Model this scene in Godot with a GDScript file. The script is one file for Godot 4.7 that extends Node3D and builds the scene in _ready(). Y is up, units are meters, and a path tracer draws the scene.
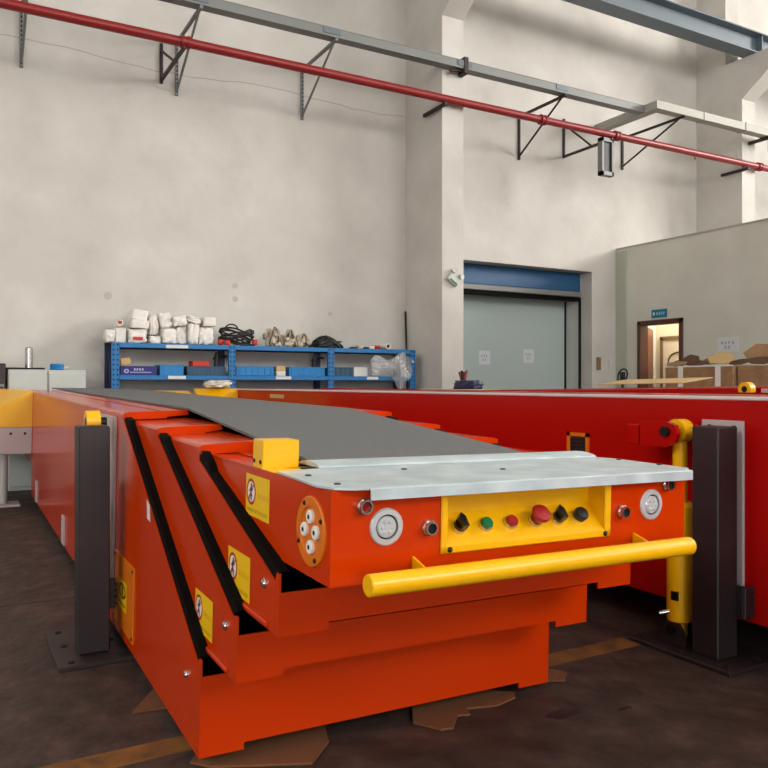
extends Node3D

var M := {}
var used := {}

# ---------------------------------------------------------------- mesh helpers
func mb() -> SurfaceTool:
	var st := SurfaceTool.new()
	st.begin(Mesh.PRIMITIVE_TRIANGLES)
	return st

func tri(st: SurfaceTool, a: Vector3, b: Vector3, c: Vector3, n: Vector3) -> void:
	var flip := (b - a).cross(c - a).dot(n) > 0.0
	st.set_normal(n); st.add_vertex(a)
	st.set_normal(n); st.add_vertex(c if flip else b)
	st.set_normal(n); st.add_vertex(b if flip else c)

func tri3(st: SurfaceTool, a: Vector3, b: Vector3, c: Vector3, na: Vector3, nb: Vector3, nc: Vector3) -> void:
	if (b - a).cross(c - a).dot(na + nb + nc) > 0.0:
		st.set_normal(na); st.add_vertex(a)
		st.set_normal(nc); st.add_vertex(c)
		st.set_normal(nb); st.add_vertex(b)
	else:
		st.set_normal(na); st.add_vertex(a)
		st.set_normal(nb); st.add_vertex(b)
		st.set_normal(nc); st.add_vertex(c)

func quad(st: SurfaceTool, a: Vector3, b: Vector3, c: Vector3, d: Vector3, n: Vector3) -> void:
	tri(st, a, b, c, n)
	tri(st, a, c, d, n)

# chamfered box; bv is the chamfer
func box(st: SurfaceTool, lo: Vector3, hi: Vector3, bv := 0.0, xf := Transform3D.IDENTITY) -> void:
	var c := (lo + hi) * 0.5
	var h := (hi - lo) * 0.5
	var b := minf(bv, minf(h.x, minf(h.y, h.z)) * 0.9)
	for ax in 3:
		for s in [-1.0, 1.0]:
			var n := Vector3.ZERO
			n[ax] = s
			var u := (ax + 1) % 3
			var v := (ax + 2) % 3
			var p := []
			for k in [[-1, -1], [1, -1], [1, 1], [-1, 1]]:
				var q := Vector3.ZERO
				q[ax] = s * h[ax]
				q[u] = k[0] * (h[u] - b)
				q[v] = k[1] * (h[v] - b)
				p.append(xf * (c + q))
			quad(st, p[0], p[1], p[2], p[3], xf.basis * n)
	if b <= 0.0:
		return
	for ax in 3:
		var u := (ax + 1) % 3
		var v := (ax + 2) % 3
		for su in [-1.0, 1.0]:
			for sv in [-1.0, 1.0]:
				var p := []
				for k in [[-1, 0], [1, 0], [1, 1], [-1, 1]]:
					var q := Vector3.ZERO
					q[ax] = k[0] * (h[ax] - b)
					q[u] = su * (h[u] - (b if k[1] == 1 else 0.0))
					q[v] = sv * (h[v] - (0.0 if k[1] == 1 else b))
					p.append(xf * (c + q))
				var n := Vector3.ZERO
				n[u] = su
				n[v] = sv
				quad(st, p[0], p[1], p[2], p[3], (xf.basis * n).normalized())
	for sx in [-1.0, 1.0]:
		for sy in [-1.0, 1.0]:
			for sz in [-1.0, 1.0]:
				var s := Vector3(sx, sy, sz)
				var k := Vector3(h.x - b, h.y - b, h.z - b)
				tri(st, xf * (c + s * Vector3(h.x, k.y, k.z)), xf * (c + s * Vector3(k.x, h.y, k.z)), xf * (c + s * Vector3(k.x, k.y, h.z)), (xf.basis * s).normalized())

func frame_of(a: Vector3, b: Vector3) -> Basis:
	var d := (b - a).normalized()
	var s := Vector3.UP if absf(d.y) < 0.9 else Vector3.RIGHT
	var u := d.cross(s).normalized()
	return Basis(u, d, u.cross(d).normalized())

func cyl(st: SurfaceTool, a: Vector3, b: Vector3, r0: float, r1 := -1.0, n := 16, caps := true) -> void:
	if r1 < 0.0:
		r1 = r0
	lathe(st, [Vector2(0, 0), Vector2(r0, 0), Vector2(r0, 0), Vector2(r1, a.distance_to(b)), Vector2(r1, a.distance_to(b)), Vector2(0, a.distance_to(b))] if caps else [Vector2(r0, 0), Vector2(r1, a.distance_to(b))], a, b, n)

# profile points (radius, height along a->b); a repeated point makes a sharp edge
func lathe(st: SurfaceTool, prof: Array, a: Vector3, b: Vector3, n := 20) -> void:
	var fr := frame_of(a, b)
	var m := prof.size()
	for i in m - 1:
		var p: Vector2 = prof[i]
		var q: Vector2 = prof[i + 1]
		if p.distance_to(q) < 1e-6:
			continue
		var nn := Vector2(q.y - p.y, -(q.x - p.x)).normalized()
		for k in n:
			var t0 := TAU * k / n
			var t1 := TAU * (k + 1) / n
			var e0 := fr.x * cos(t0) + fr.z * sin(t0)
			var e1 := fr.x * cos(t1) + fr.z * sin(t1)
			var n0 := e0 * nn.x + fr.y * nn.y
			var n1 := e1 * nn.x + fr.y * nn.y
			var v00 := a + e0 * p.x + fr.y * p.y
			var v01 := a + e1 * p.x + fr.y * p.y
			var v10 := a + e0 * q.x + fr.y * q.y
			var v11 := a + e1 * q.x + fr.y * q.y
			if p.x > 1e-6:
				tri3(st, v00, v01, v11, n0, n1, n1)
			if q.x > 1e-6:
				tri3(st, v00, v11, v10, n0, n1, n0)

func tube(st: SurfaceTool, pts: Array, r: float, n := 8) -> void:
	for i in pts.size() - 1:
		cyl(st, pts[i], pts[i + 1], r, r, n, i == 0 or i == pts.size() - 2)

# polygon extruded along an axis: "x" -> polygon is (z, y); "z" -> (x, y); "y" -> (x, z)
func prism(st: SurfaceTool, poly: Array, axis: String, lo: float, hi: float, xf := Transform3D.IDENTITY) -> void:
	var pk := PackedVector2Array(poly)
	if Geometry2D.is_polygon_clockwise(pk):
		pk.reverse()
	var idx := Geometry2D.triangulate_polygon(pk)
	var at := func(p: Vector2, h: float) -> Vector3:
		if axis == "x":
			return Vector3(h, p.y, p.x)
		if axis == "z":
			return Vector3(p.x, p.y, h)
		return Vector3(p.x, h, p.y)
	var an: Vector3 = at.call(Vector2.ZERO, 1.0)
	for i in range(0, idx.size(), 3):
		tri(st, xf * at.call(pk[idx[i]], lo), xf * at.call(pk[idx[i + 1]], lo), xf * at.call(pk[idx[i + 2]], lo), xf.basis * -an)
		tri(st, xf * at.call(pk[idx[i]], hi), xf * at.call(pk[idx[i + 1]], hi), xf * at.call(pk[idx[i + 2]], hi), xf.basis * an)
	for i in pk.size():
		var p := pk[i]
		var q := pk[(i + 1) % pk.size()]
		var d := (q - p).normalized()
		var nn: Vector3 = at.call(Vector2(d.y, -d.x), 0.0)
		quad(st, xf * at.call(p, lo), xf * at.call(q, lo), xf * at.call(q, hi), xf * at.call(p, hi), xf.basis * nn)

# flat print: a, b, c, d = bottom-left, bottom-right, top-right, top-left
func decal(st: SurfaceTool, a: Vector3, b: Vector3, c: Vector3, d: Vector3, n: Vector3) -> void:
	var v := [a, b, c, a, c, d]
	var uv := [Vector2(0, 1), Vector2(1, 1), Vector2(1, 0), Vector2(0, 1), Vector2(1, 0), Vector2(0, 0)]
	var ord := [0, 1, 2, 3, 4, 5]
	if (b - a).cross(c - a).dot(n) > 0.0:
		ord = [0, 2, 1, 3, 5, 4]
	for i in ord:
		st.set_normal(n); st.set_uv(uv[i]); st.add_vertex(v[i])

# soft or crumpled lump filling the box lo..hi
func blob(st: SurfaceTool, lo: Vector3, hi: Vector3, seed_: int, soft := 0.25, rough := 0.1, n := 6, xf := Transform3D.IDENTITY) -> void:
	var fn := FastNoiseLite.new()
	fn.seed = seed_
	fn.frequency = 0.9
	var c := (lo + hi) * 0.5
	var h := (hi - lo) * 0.5
	st.set_smooth_group(0)
	for ax in 3:
		for s in [-1.0, 1.0]:
			var u := (ax + 1) % 3
			var v := (ax + 2) % 3
			var g := []
			for i in n + 1:
				var row := []
				for j in n + 1:
					var q := Vector3.ZERO
					q[ax] = s
					q[u] = -1.0 + 2.0 * i / n
					q[v] = -1.0 + 2.0 * j / n
					var r := q.lerp(q.normalized() * 1.12, soft)
					r *= 1.0 + rough * fn.get_noise_3d(q.x * 1.7 + seed_, q.y * 1.7, q.z * 1.7) * 1.6 - rough * 0.4
					row.append(xf * (c + Vector3(clampf(r.x, -1, 1) * h.x, clampf(r.y, -1, 1) * h.y, clampf(r.z, -1, 1) * h.z)))
				g.append(row)
			for i in n:
				for j in n:
					var a: Vector3 = g[i][j]
					var b: Vector3 = g[i + 1][j]
					var d: Vector3 = g[i + 1][j + 1]
					var e: Vector3 = g[i][j + 1]
					var vs := [a, d, b, a, e, d] if s > 0 else [a, b, d, a, d, e]
					for k in vs:
						st.add_vertex(k)

# ---------------------------------------------------------------- naming helpers
func numbered(called: String) -> String:
	var k: int = used.get(called, 0)
	used[called] = k + 1
	return called if k == 0 else "%s_%03d" % [called, k]

func obj(called: String, st: SurfaceTool, m: Material, parent: Node3D = null) -> MeshInstance3D:
	var o := MeshInstance3D.new()
	o.mesh = st.commit()
	o.material_override = m
	o.cast_shadow = GeometryInstance3D.SHADOW_CASTING_SETTING_ON
	if parent == null:
		o.name = numbered(called)
		add_child(o)
	else:
		o.name = called
		parent.add_child(o, true)
	return o

func soft_obj(called: String, st: SurfaceTool, m: Material, parent: Node3D = null) -> MeshInstance3D:
	st.generate_normals()
	return obj(called, st, m, parent)

func tag(o: Node, label: String, category: String, group := "") -> Node:
	o.set_meta("label", label)
	o.set_meta("category", category)
	if group != "":
		o.set_meta("group", group)
	return o

func thing(called: String, label: String, category: String, at := Vector3.ZERO, group := "") -> Node3D:
	var o := Node3D.new()
	o.name = numbered(called)
	add_child(o)
	o.position = at
	tag(o, label, category, group)
	return o

func node(called: String, parent: Node3D) -> Node3D:
	var o := Node3D.new()
	o.name = called
	parent.add_child(o, true)
	return o

func struct(called: String, st: SurfaceTool, m: Material, parent: Node3D = null) -> MeshInstance3D:
	var o := obj(called, st, m, parent)
	if parent == null:
		o.set_meta("kind", "structure")
	return o

# ---------------------------------------------------------------- materials
func mat(c: Color, rough := 0.6, metal := 0.0) -> StandardMaterial3D:
	var m := StandardMaterial3D.new()
	m.albedo_color = c
	m.roughness = rough
	m.metallic = metal
	return m

func ramp(stops: Array) -> Gradient:
	var g := Gradient.new()
	var o := PackedFloat32Array()
	var c := PackedColorArray()
	for s in stops:
		o.append(s[0])
		c.append(s[1])
	g.offsets = o
	g.colors = c
	return g

func noise_tex(seed_: int, freq: float, oct: int, stops: Array, size := 512, normal := false, strength := 4.0) -> NoiseTexture2D:
	var f := FastNoiseLite.new()
	f.seed = seed_
	f.frequency = freq
	f.fractal_octaves = oct
	f.noise_type = FastNoiseLite.TYPE_SIMPLEX_SMOOTH
	var t := NoiseTexture2D.new()
	t.width = size
	t.height = size
	t.seamless = true
	t.noise = f
	if normal:
		t.as_normal_map = true
		t.bump_strength = strength
	else:
		t.color_ramp = ramp(stops)
	return t

func triplanar(m: StandardMaterial3D, scale: float, world := true) -> StandardMaterial3D:
	m.uv1_triplanar = true
	m.uv1_world_triplanar = world
	m.uv1_scale = Vector3.ONE * scale
	return m

func paint(c: Color, rough := 0.28) -> StandardMaterial3D:
	var m := mat(c, rough)
	m.metallic_specular = 0.5
	return m

func sticker_image(w: int, h: int, kind: String) -> ImageTexture:
	var im := Image.create(w, h, false, Image.FORMAT_RGB8)
	var rng := RandomNumberGenerator.new()
	rng.seed = kind.hash()
	match kind:
		"climb":
			im.fill(Color(0.93, 0.74, 0.03))
			var c := Vector2(h * 0.36, h * 0.42)
			for y in h:
				for x in w:
					var d := Vector2(x, y).distance_to(c)
					if d < h * 0.32:
						im.set_pixel(x, y, Color(0.66, 0.02, 0.02) if d > h * 0.25 else Color(0.92, 0.88, 0.86))
			# climbing figure
			var black := Color(0.08, 0.05, 0.06)
			for y in h:
				for x in w:
					var p := (Vector2(x, y) - c) / (h * 0.32)
					if p.distance_to(Vector2(0.08, -0.5)) < 0.15:
						im.set_pixel(x, y, black)
					for seg in [[Vector2(0.02, -0.3), Vector2(-0.05, 0.15), 0.16], [Vector2(-0.05, 0.15), Vector2(0.2, 0.3), 0.09], [Vector2(0.2, 0.3), Vector2(0.1, 0.65), 0.08], [Vector2(-0.05, 0.15), Vector2(-0.25, 0.6), 0.09], [Vector2(0.02, -0.3), Vector2(0.35, -0.2), 0.07], [Vector2(0.02, -0.3), Vector2(-0.35, -0.05), 0.07]]:
						if Geometry2D.get_closest_point_to_segment(p, seg[0], seg[1]).distance_to(p) < seg[2]:
							im.set_pixel(x, y, black)
					if absf(p.x + p.y) < 0.11 and p.length() < 0.85:
						im.set_pixel(x, y, Color(0.55, 0.03, 0.03))
			# printed characters: red line and black line
			for i in 5:
				glyph(im, int(w * (0.5 + i * 0.095)), int(h * 0.42), int(w * 0.08), int(h * 0.12), Color(0.70, 0.24, 0.03), rng)
			for i in 12:
				glyph(im, int(w * (0.07 + i * 0.072)), int(h * 0.83), int(w * 0.058), int(h * 0.08), Color(0.2, 0.14, 0.03), rng)
		"small":
			im.fill(Color(0.93, 0.76, 0.04))
			for y in h:
				for x in w:
					var p := Vector2(x - w * 0.5, y - h * 0.36) / (h * 0.26)
					if p.length() < 1.0 and p.length() > 0.72 or absf(p.x) < 0.2 and absf(p.y) < 0.55:
						im.set_pixel(x, y, Color(0.12, 0.08, 0.05))
			im.fill_rect(Rect2i(int(w * 0.1), int(h * 0.8), int(w * 0.8), int(h * 0.07)), Color(0.3, 0.22, 0.05))
		"sign":
			im.fill(Color(0.02, 0.44, 0.57))
			im.fill_rect(Rect2i(int(w * 0.1), int(h * 0.3), int(w * 0.12), int(h * 0.4)), Color(0.8, 0.9, 0.93))
			for i in 4:
				glyph(im, int(w * (0.32 + i * 0.15)), int(h * 0.32), int(w * 0.13), int(h * 0.38), Color(0.75, 0.87, 0.92), rng)
		"notice":
			im.fill(Color(0.80, 0.81, 0.82))
			for i in 4:
				glyph(im, int(w * (0.16 + i * 0.18)), int(h * 0.28), int(w * 0.14), int(h * 0.2), Color(0.30, 0.34, 0.45), rng)
			for i in 2:
				glyph(im, int(w * (0.34 + i * 0.18)), int(h * 0.6), int(w * 0.14), int(h * 0.2), Color(0.30, 0.34, 0.45), rng)
		"paper":
			im.fill(Color(0.78, 0.80, 0.82))
			for i in 3:
				glyph(im, int(w * (0.2 + i * 0.21)), int(h * 0.3), int(w * 0.17), int(h * 0.2), Color(0.3, 0.33, 0.4), rng)
			for i in 2:
				glyph(im, int(w * (0.3 + i * 0.21)), int(h * 0.6), int(w * 0.17), int(h * 0.16), Color(0.4, 0.43, 0.5), rng)
		"carton":
			im.fill(Color(0.07, 0.08, 0.42))
			for i in 4:
				glyph(im, int(w * (0.36 + i * 0.075)), int(h * 0.26), int(w * 0.066), int(h * 0.26), Color(0.9, 0.9, 0.95), rng)
			im.fill_rect(Rect2i(int(w * 0.26), int(h * 0.64), int(w * 0.6), int(h * 0.12)), Color(0.55, 0.57, 0.78))
			for y in h:
				for x in int(w * 0.3):
					var d := Vector2(x - w * 0.16, y - h * 0.55).length() / h
					if d < 0.24 and d > 0.12:
						im.set_pixel(x, y, Color(0.6, 0.62, 0.82))
	return ImageTexture.create_from_image(im)

# a dense printed character made of strokes
func glyph(im: Image, x: int, y: int, w: int, h: int, c: Color, rng: RandomNumberGenerator) -> void:
	var t := maxi(1, int(h * 0.13))
	for i in 3:
		var yy := y + int(h * (0.05 + 0.4 * i))
		im.fill_rect(Rect2i(x + rng.randi_range(0, w / 5), yy, int(w * rng.randf_range(0.6, 0.95)), t), c)
	for i in 2:
		im.fill_rect(Rect2i(x + int(w * (0.2 + 0.45 * i)), y + rng.randi_range(0, h / 4), t, int(h * rng.randf_range(0.6, 0.95))), c)

func print_mat(w: int, h: int, kind: String, rough := 0.4) -> StandardMaterial3D:
	var m := mat(Color.WHITE, rough)
	m.albedo_texture = sticker_image(w, h, kind)
	return m

func make_materials() -> void:
	# plaster of the hall
	var w := mat(Color(1, 1, 1), 0.9)
	w.albedo_texture = noise_tex(3, 0.006, 6, [[0.0, Color(0.725, 0.712, 0.682)], [0.4, Color(0.765, 0.752, 0.725)], [0.6, Color(0.775, 0.762, 0.735)], [1.0, Color(0.81, 0.80, 0.775)]], 1024)
	w.normal_enabled = true
	w.normal_texture = noise_tex(8, 0.02, 5, [], 1024, true, 3.0)
	w.normal_scale = 0.2
	M.plaster = triplanar(w, 0.14)
	var p := mat(Color(1, 1, 1), 0.85)
	p.albedo_texture = noise_tex(5, 0.006, 5, [[0.0, Color(0.75, 0.75, 0.70)], [1.0, Color(0.82, 0.815, 0.77)]], 512)
	M.partition = triplanar(p, 0.2)
	M.green_trim = mat(Color(0.67, 0.69, 0.63), 0.8)
	M.patch = mat(Color(0.70, 0.68, 0.65), 0.95)
	M.seam = mat(Color(0.66, 0.64, 0.61), 0.95)
	# concrete floor
	var f := mat(Color(1, 1, 1), 0.75)
	f.albedo_texture = noise_tex(14, 0.012, 6, [[0.0, Color(0.15, 0.105, 0.09)], [0.35, Color(0.225, 0.163, 0.138)], [0.5, Color(0.245, 0.18, 0.154)], [0.65, Color(0.27, 0.203, 0.174)], [1.0, Color(0.36, 0.28, 0.24)]], 1024)
	f.normal_enabled = true
	f.normal_texture = noise_tex(15, 0.05, 4, [], 512, true, 3.0)
	f.normal_scale = 0.3
	f.roughness_texture = noise_tex(16, 0.01, 4, [[0.0, Color(0.75, 0.75, 0.75)], [1.0, Color(1, 1, 1)]], 512)
	M.floor = triplanar(f, 0.35)
	M.ceiling = mat(Color(0.72, 0.71, 0.69), 0.9)
	var lm := mat(Color.WHITE, 0.8)
	lm.albedo_texture = noise_tex(21, 0.02, 5, [[0.0, Color(0.25, 0.17, 0.10)], [0.4, Color(0.44, 0.28, 0.10)], [1.0, Color(0.55, 0.36, 0.12)]], 256)
	M.line = triplanar(lm, 1.2)
	M.stain = mat(Color(0.13, 0.085, 0.08), 0.6)
	# machine paint
	M.orange = paint(Color(0.765, 0.205, 0.006), 0.18)
	M.orange.metallic_specular = 0.35
	M.red = paint(Color(0.66, 0.045, 0.03), 0.22)
	M.red.metallic_specular = 0.35
	M.yellow = paint(Color(0.94, 0.70, 0.01), 0.3)
	M.amber = paint(Color(0.84, 0.43, 0.03), 0.35)
	M.pale_plate = paint(Color(0.72, 0.66, 0.66), 0.4)
	M.rubber = mat(Color(0.03, 0.028, 0.03), 0.7)
	M.rubber.metallic_specular = 0.2
	M.black_metal = mat(Color(0.05, 0.05, 0.055), 0.45, 0.3)
	M.dark_hole = mat(Color(0.02, 0.015, 0.015), 0.9)
	var b := mat(Color.WHITE, 0.85)
	b.albedo_texture = noise_tex(31, 0.18, 3, [[0.0, Color(0.16, 0.145, 0.145)], [0.4, Color(0.34, 0.345, 0.345)], [0.6, Color(0.46, 0.465, 0.465)], [1.0, Color(0.72, 0.725, 0.72)]], 512)
	b.normal_enabled = true
	b.normal_texture = noise_tex(32, 0.2, 2, [], 512, true, 6.0)
	b.normal_scale = 0.8
	M.belt = triplanar(b, 1.6, false)
	var s := mat(Color.WHITE, 0.4, 0.3)
	s.albedo_texture = noise_tex(41, 0.012, 5, [[0.0, Color(0.70, 0.765, 0.78)], [1.0, Color(0.85, 0.90, 0.915)]], 512)
	s.roughness_texture = noise_tex(42, 0.02, 4, [[0.0, Color(0.7, 0.7, 0.7)], [1.0, Color(1, 1, 1)]], 256)
	M.steel = triplanar(s, 1.0, false)
	M.glint_silver = mat(Color(0.86, 0.84, 0.84), 0.3, 0.2)
	M.chrome = mat(Color(0.82, 0.80, 0.78), 0.22, 1.0)
	M.alu = mat(Color(0.80, 0.81, 0.82), 0.35, 0.4)
	M.lens = mat(Color(0.80, 0.82, 0.83), 0.15, 0.3)
	M.green_cap = mat(Color(0.0, 0.42, 0.24), 0.35)
	M.red_cap = mat(Color(0.62, 0.05, 0.05), 0.4)
	M.dark_red = mat(Color(0.45, 0.03, 0.04), 0.3)
	M.black_cap = mat(Color(0.03, 0.03, 0.035), 0.3)
	M.grey_cap = mat(Color(0.10, 0.11, 0.12), 0.35)
	var pm := mat(Color.WHITE, 0.5)
	pm.albedo_texture = noise_tex(51, 0.01, 5, [[0.0, Color(0.115, 0.085, 0.09)], [0.6, Color(0.15, 0.112, 0.117)], [1.0, Color(0.21, 0.155, 0.155)]], 256)
	M.post = triplanar(pm, 0.8, false)
	# others
	M.pipe_red = paint(Color(0.52, 0.10, 0.10), 0.4)
	M.galv = mat(Color(0.47, 0.48, 0.47), 0.55, 0.3)
	M.trunking = mat(Color(0.62, 0.62, 0.58), 0.6, 0.1)
	M.bracket_dark = mat(Color(0.16, 0.10, 0.10), 0.6)
	M.beam = paint(Color(0.38, 0.43, 0.46), 0.45)
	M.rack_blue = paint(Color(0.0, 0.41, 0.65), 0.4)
	M.navy_and_rack_shade = mat(Color(0.04, 0.09, 0.25), 0.5)
	M.bin_blue = mat(Color(0.03, 0.47, 0.72), 0.35)
	M.bin_teal = mat(Color(0.10, 0.28, 0.38), 0.4)
	M.lintel_blue = paint(Color(0.03, 0.29, 0.46), 0.5)
	M.door_grey = mat(Color(0.66, 0.72, 0.71), 0.6)
	M.jamb = mat(Color(0.78, 0.79, 0.77), 0.8)
	M.wood_brown = mat(Color(0.30, 0.16, 0.12), 0.5)
	M.wood_leaf = mat(Color(0.45, 0.27, 0.18), 0.5)
	M.cream = mat(Color(0.86, 0.82, 0.73), 0.7)
	M.cream_trim = mat(Color(0.50, 0.40, 0.28), 0.6)
	M.white_pack = mat(Color(0.88, 0.87, 0.84), 0.7)
	M.white_paper = mat(Color(0.82, 0.82, 0.80), 0.8)
	M.cab_white = mat(Color(0.72, 0.74, 0.72), 0.5)
	M.cable_black = mat(Color(0.03, 0.03, 0.03), 0.5)
	M.beige = mat(Color(0.74, 0.69, 0.61), 0.85)
	M.coral = mat(Color(0.75, 0.16, 0.11), 0.6)
	var cb := mat(Color.WHITE, 0.85)
	cb.albedo_texture = noise_tex(61, 0.02, 4, [[0.0, Color(0.52, 0.40, 0.27)], [1.0, Color(0.66, 0.52, 0.37)]], 256)
	M.card = triplanar(cb, 1.0, false)
	M.scrap = triplanar(mat(Color(0.44, 0.27, 0.15), 0.9), 1.0)
	M.card_pale = mat(Color(0.76, 0.64, 0.44), 0.85)
	M.card_dark_and_shade = mat(Color(0.36, 0.25, 0.17), 0.9)
	var pl := mat(Color(0.85, 0.87, 0.88, 0.22), 0.2)
	pl.transparency = BaseMaterial3D.TRANSPARENCY_ALPHA
	pl.cull_mode = BaseMaterial3D.CULL_DISABLED
	M.plastic = pl
	M.climb = print_mat(192, 120, "climb")
	M.small = print_mat(64, 96, "small")
	M.sign_print = print_mat(128, 64, "sign")
	M.notice = print_mat(128, 96, "notice", 0.8)
	M.paper = print_mat(64, 64, "paper", 0.8)
	M.carton = print_mat(256, 72, "carton", 0.5)
	var wg := mat(Color(0.9, 0.93, 0.96), 0.3)
	wg.emission_enabled = true
	wg.emission = Color(1.0, 0.985, 0.97)
	wg.emission_energy_multiplier = 6.0
	M.window_glow = wg
	var wd: StandardMaterial3D = wg.duplicate()
	wd.emission_energy_multiplier = 1.2
	M.window_dim = wd
	var lg := mat(Color(1, 0.95, 0.85), 0.3)
	lg.emission_enabled = true
	lg.emission = Color(1.0, 0.88, 0.68)
	lg.emission_energy_multiplier = 2.0
	M.lamp_glow = lg

# ---------------------------------------------------------------- camera, light
const LIGHT_SIDE := 11.0
const LIGHT_LEFT := 0.8
const LIGHT_GATE := 1.25
const LIGHT_FRONT := 1.5

func area(called: String, at: Vector3, facing: Vector3, size: Vector2, energy: float, c: Color) -> void:
	var l := AreaLight3D.new()
	l.name = called
	l.area_normalize_energy = false
	l.area_size = size
	l.light_energy = energy
	l.light_color = c
	l.shadow_enabled = true
	l.set("area_range", 60.0)
	add_child(l)
	l.look_at_from_position(at, at + facing, Vector3.UP if absf(facing.y) < 0.9 else Vector3.RIGHT)

func make_view() -> void:
	var cam := Camera3D.new()
	cam.name = "camera"
	cam.fov = rad_to_deg(2.0 * atan(384.0 / 775.0))
	cam.position = Vector3(0, 1.2, 0)
	cam.rotation_degrees = Vector3(0, -29.4, 0)
	cam.near = 0.05
	cam.far = 200
	add_child(cam)
	cam.current = true
	var e := Environment.new()
	e.tonemap_mode = Environment.TONE_MAPPER_LINEAR
	e.tonemap_exposure = 1.0
	e.background_mode = Environment.BG_SKY
	var sky := Sky.new()
	var sm := ProceduralSkyMaterial.new()
	sm.sky_top_color = Color(0.74, 0.78, 0.83)
	sm.sky_horizon_color = Color(0.82, 0.83, 0.84)
	sm.ground_bottom_color = Color(0.35, 0.34, 0.33)
	sm.ground_horizon_color = Color(0.5, 0.5, 0.49)
	sm.sky_energy_multiplier = 2.0
	sky.sky_material = sm
	e.sky = sky
	e.sdfgi_enabled = true
	e.ssao_enabled = true
	e.ssil_enabled = true
	var we := WorldEnvironment.new()
	we.name = "world_environment"
	we.environment = e
	add_child(we)
	# daylight through the frosted windows: long band in the right wall, one in the front wall
	area("daylight_side", Vector3(23.95, 9.0, 2.0), Vector3(-1, 0, 0), Vector2(8.0, 4.0), LIGHT_SIDE, Color(1.0, 0.985, 0.97))
	area("daylight_left", Vector3(-8.95, 7.0, -1.0), Vector3(1, 0, 0), Vector2(12.0, 5.0), LIGHT_LEFT, Color(1.0, 0.985, 0.96))
	area("daylight_gate", Vector3(-3.0, 2.2, 9.95), Vector3(0, 0, -1), Vector2(6.0, 4.4), LIGHT_GATE, Color(1.0, 0.99, 0.98))
	area("daylight_front", Vector3(8.0, 7.5, 9.95), Vector3(0, 0, -1), Vector2(10.0, 4.0), LIGHT_FRONT, Color(1.0, 0.985, 0.97))

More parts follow.
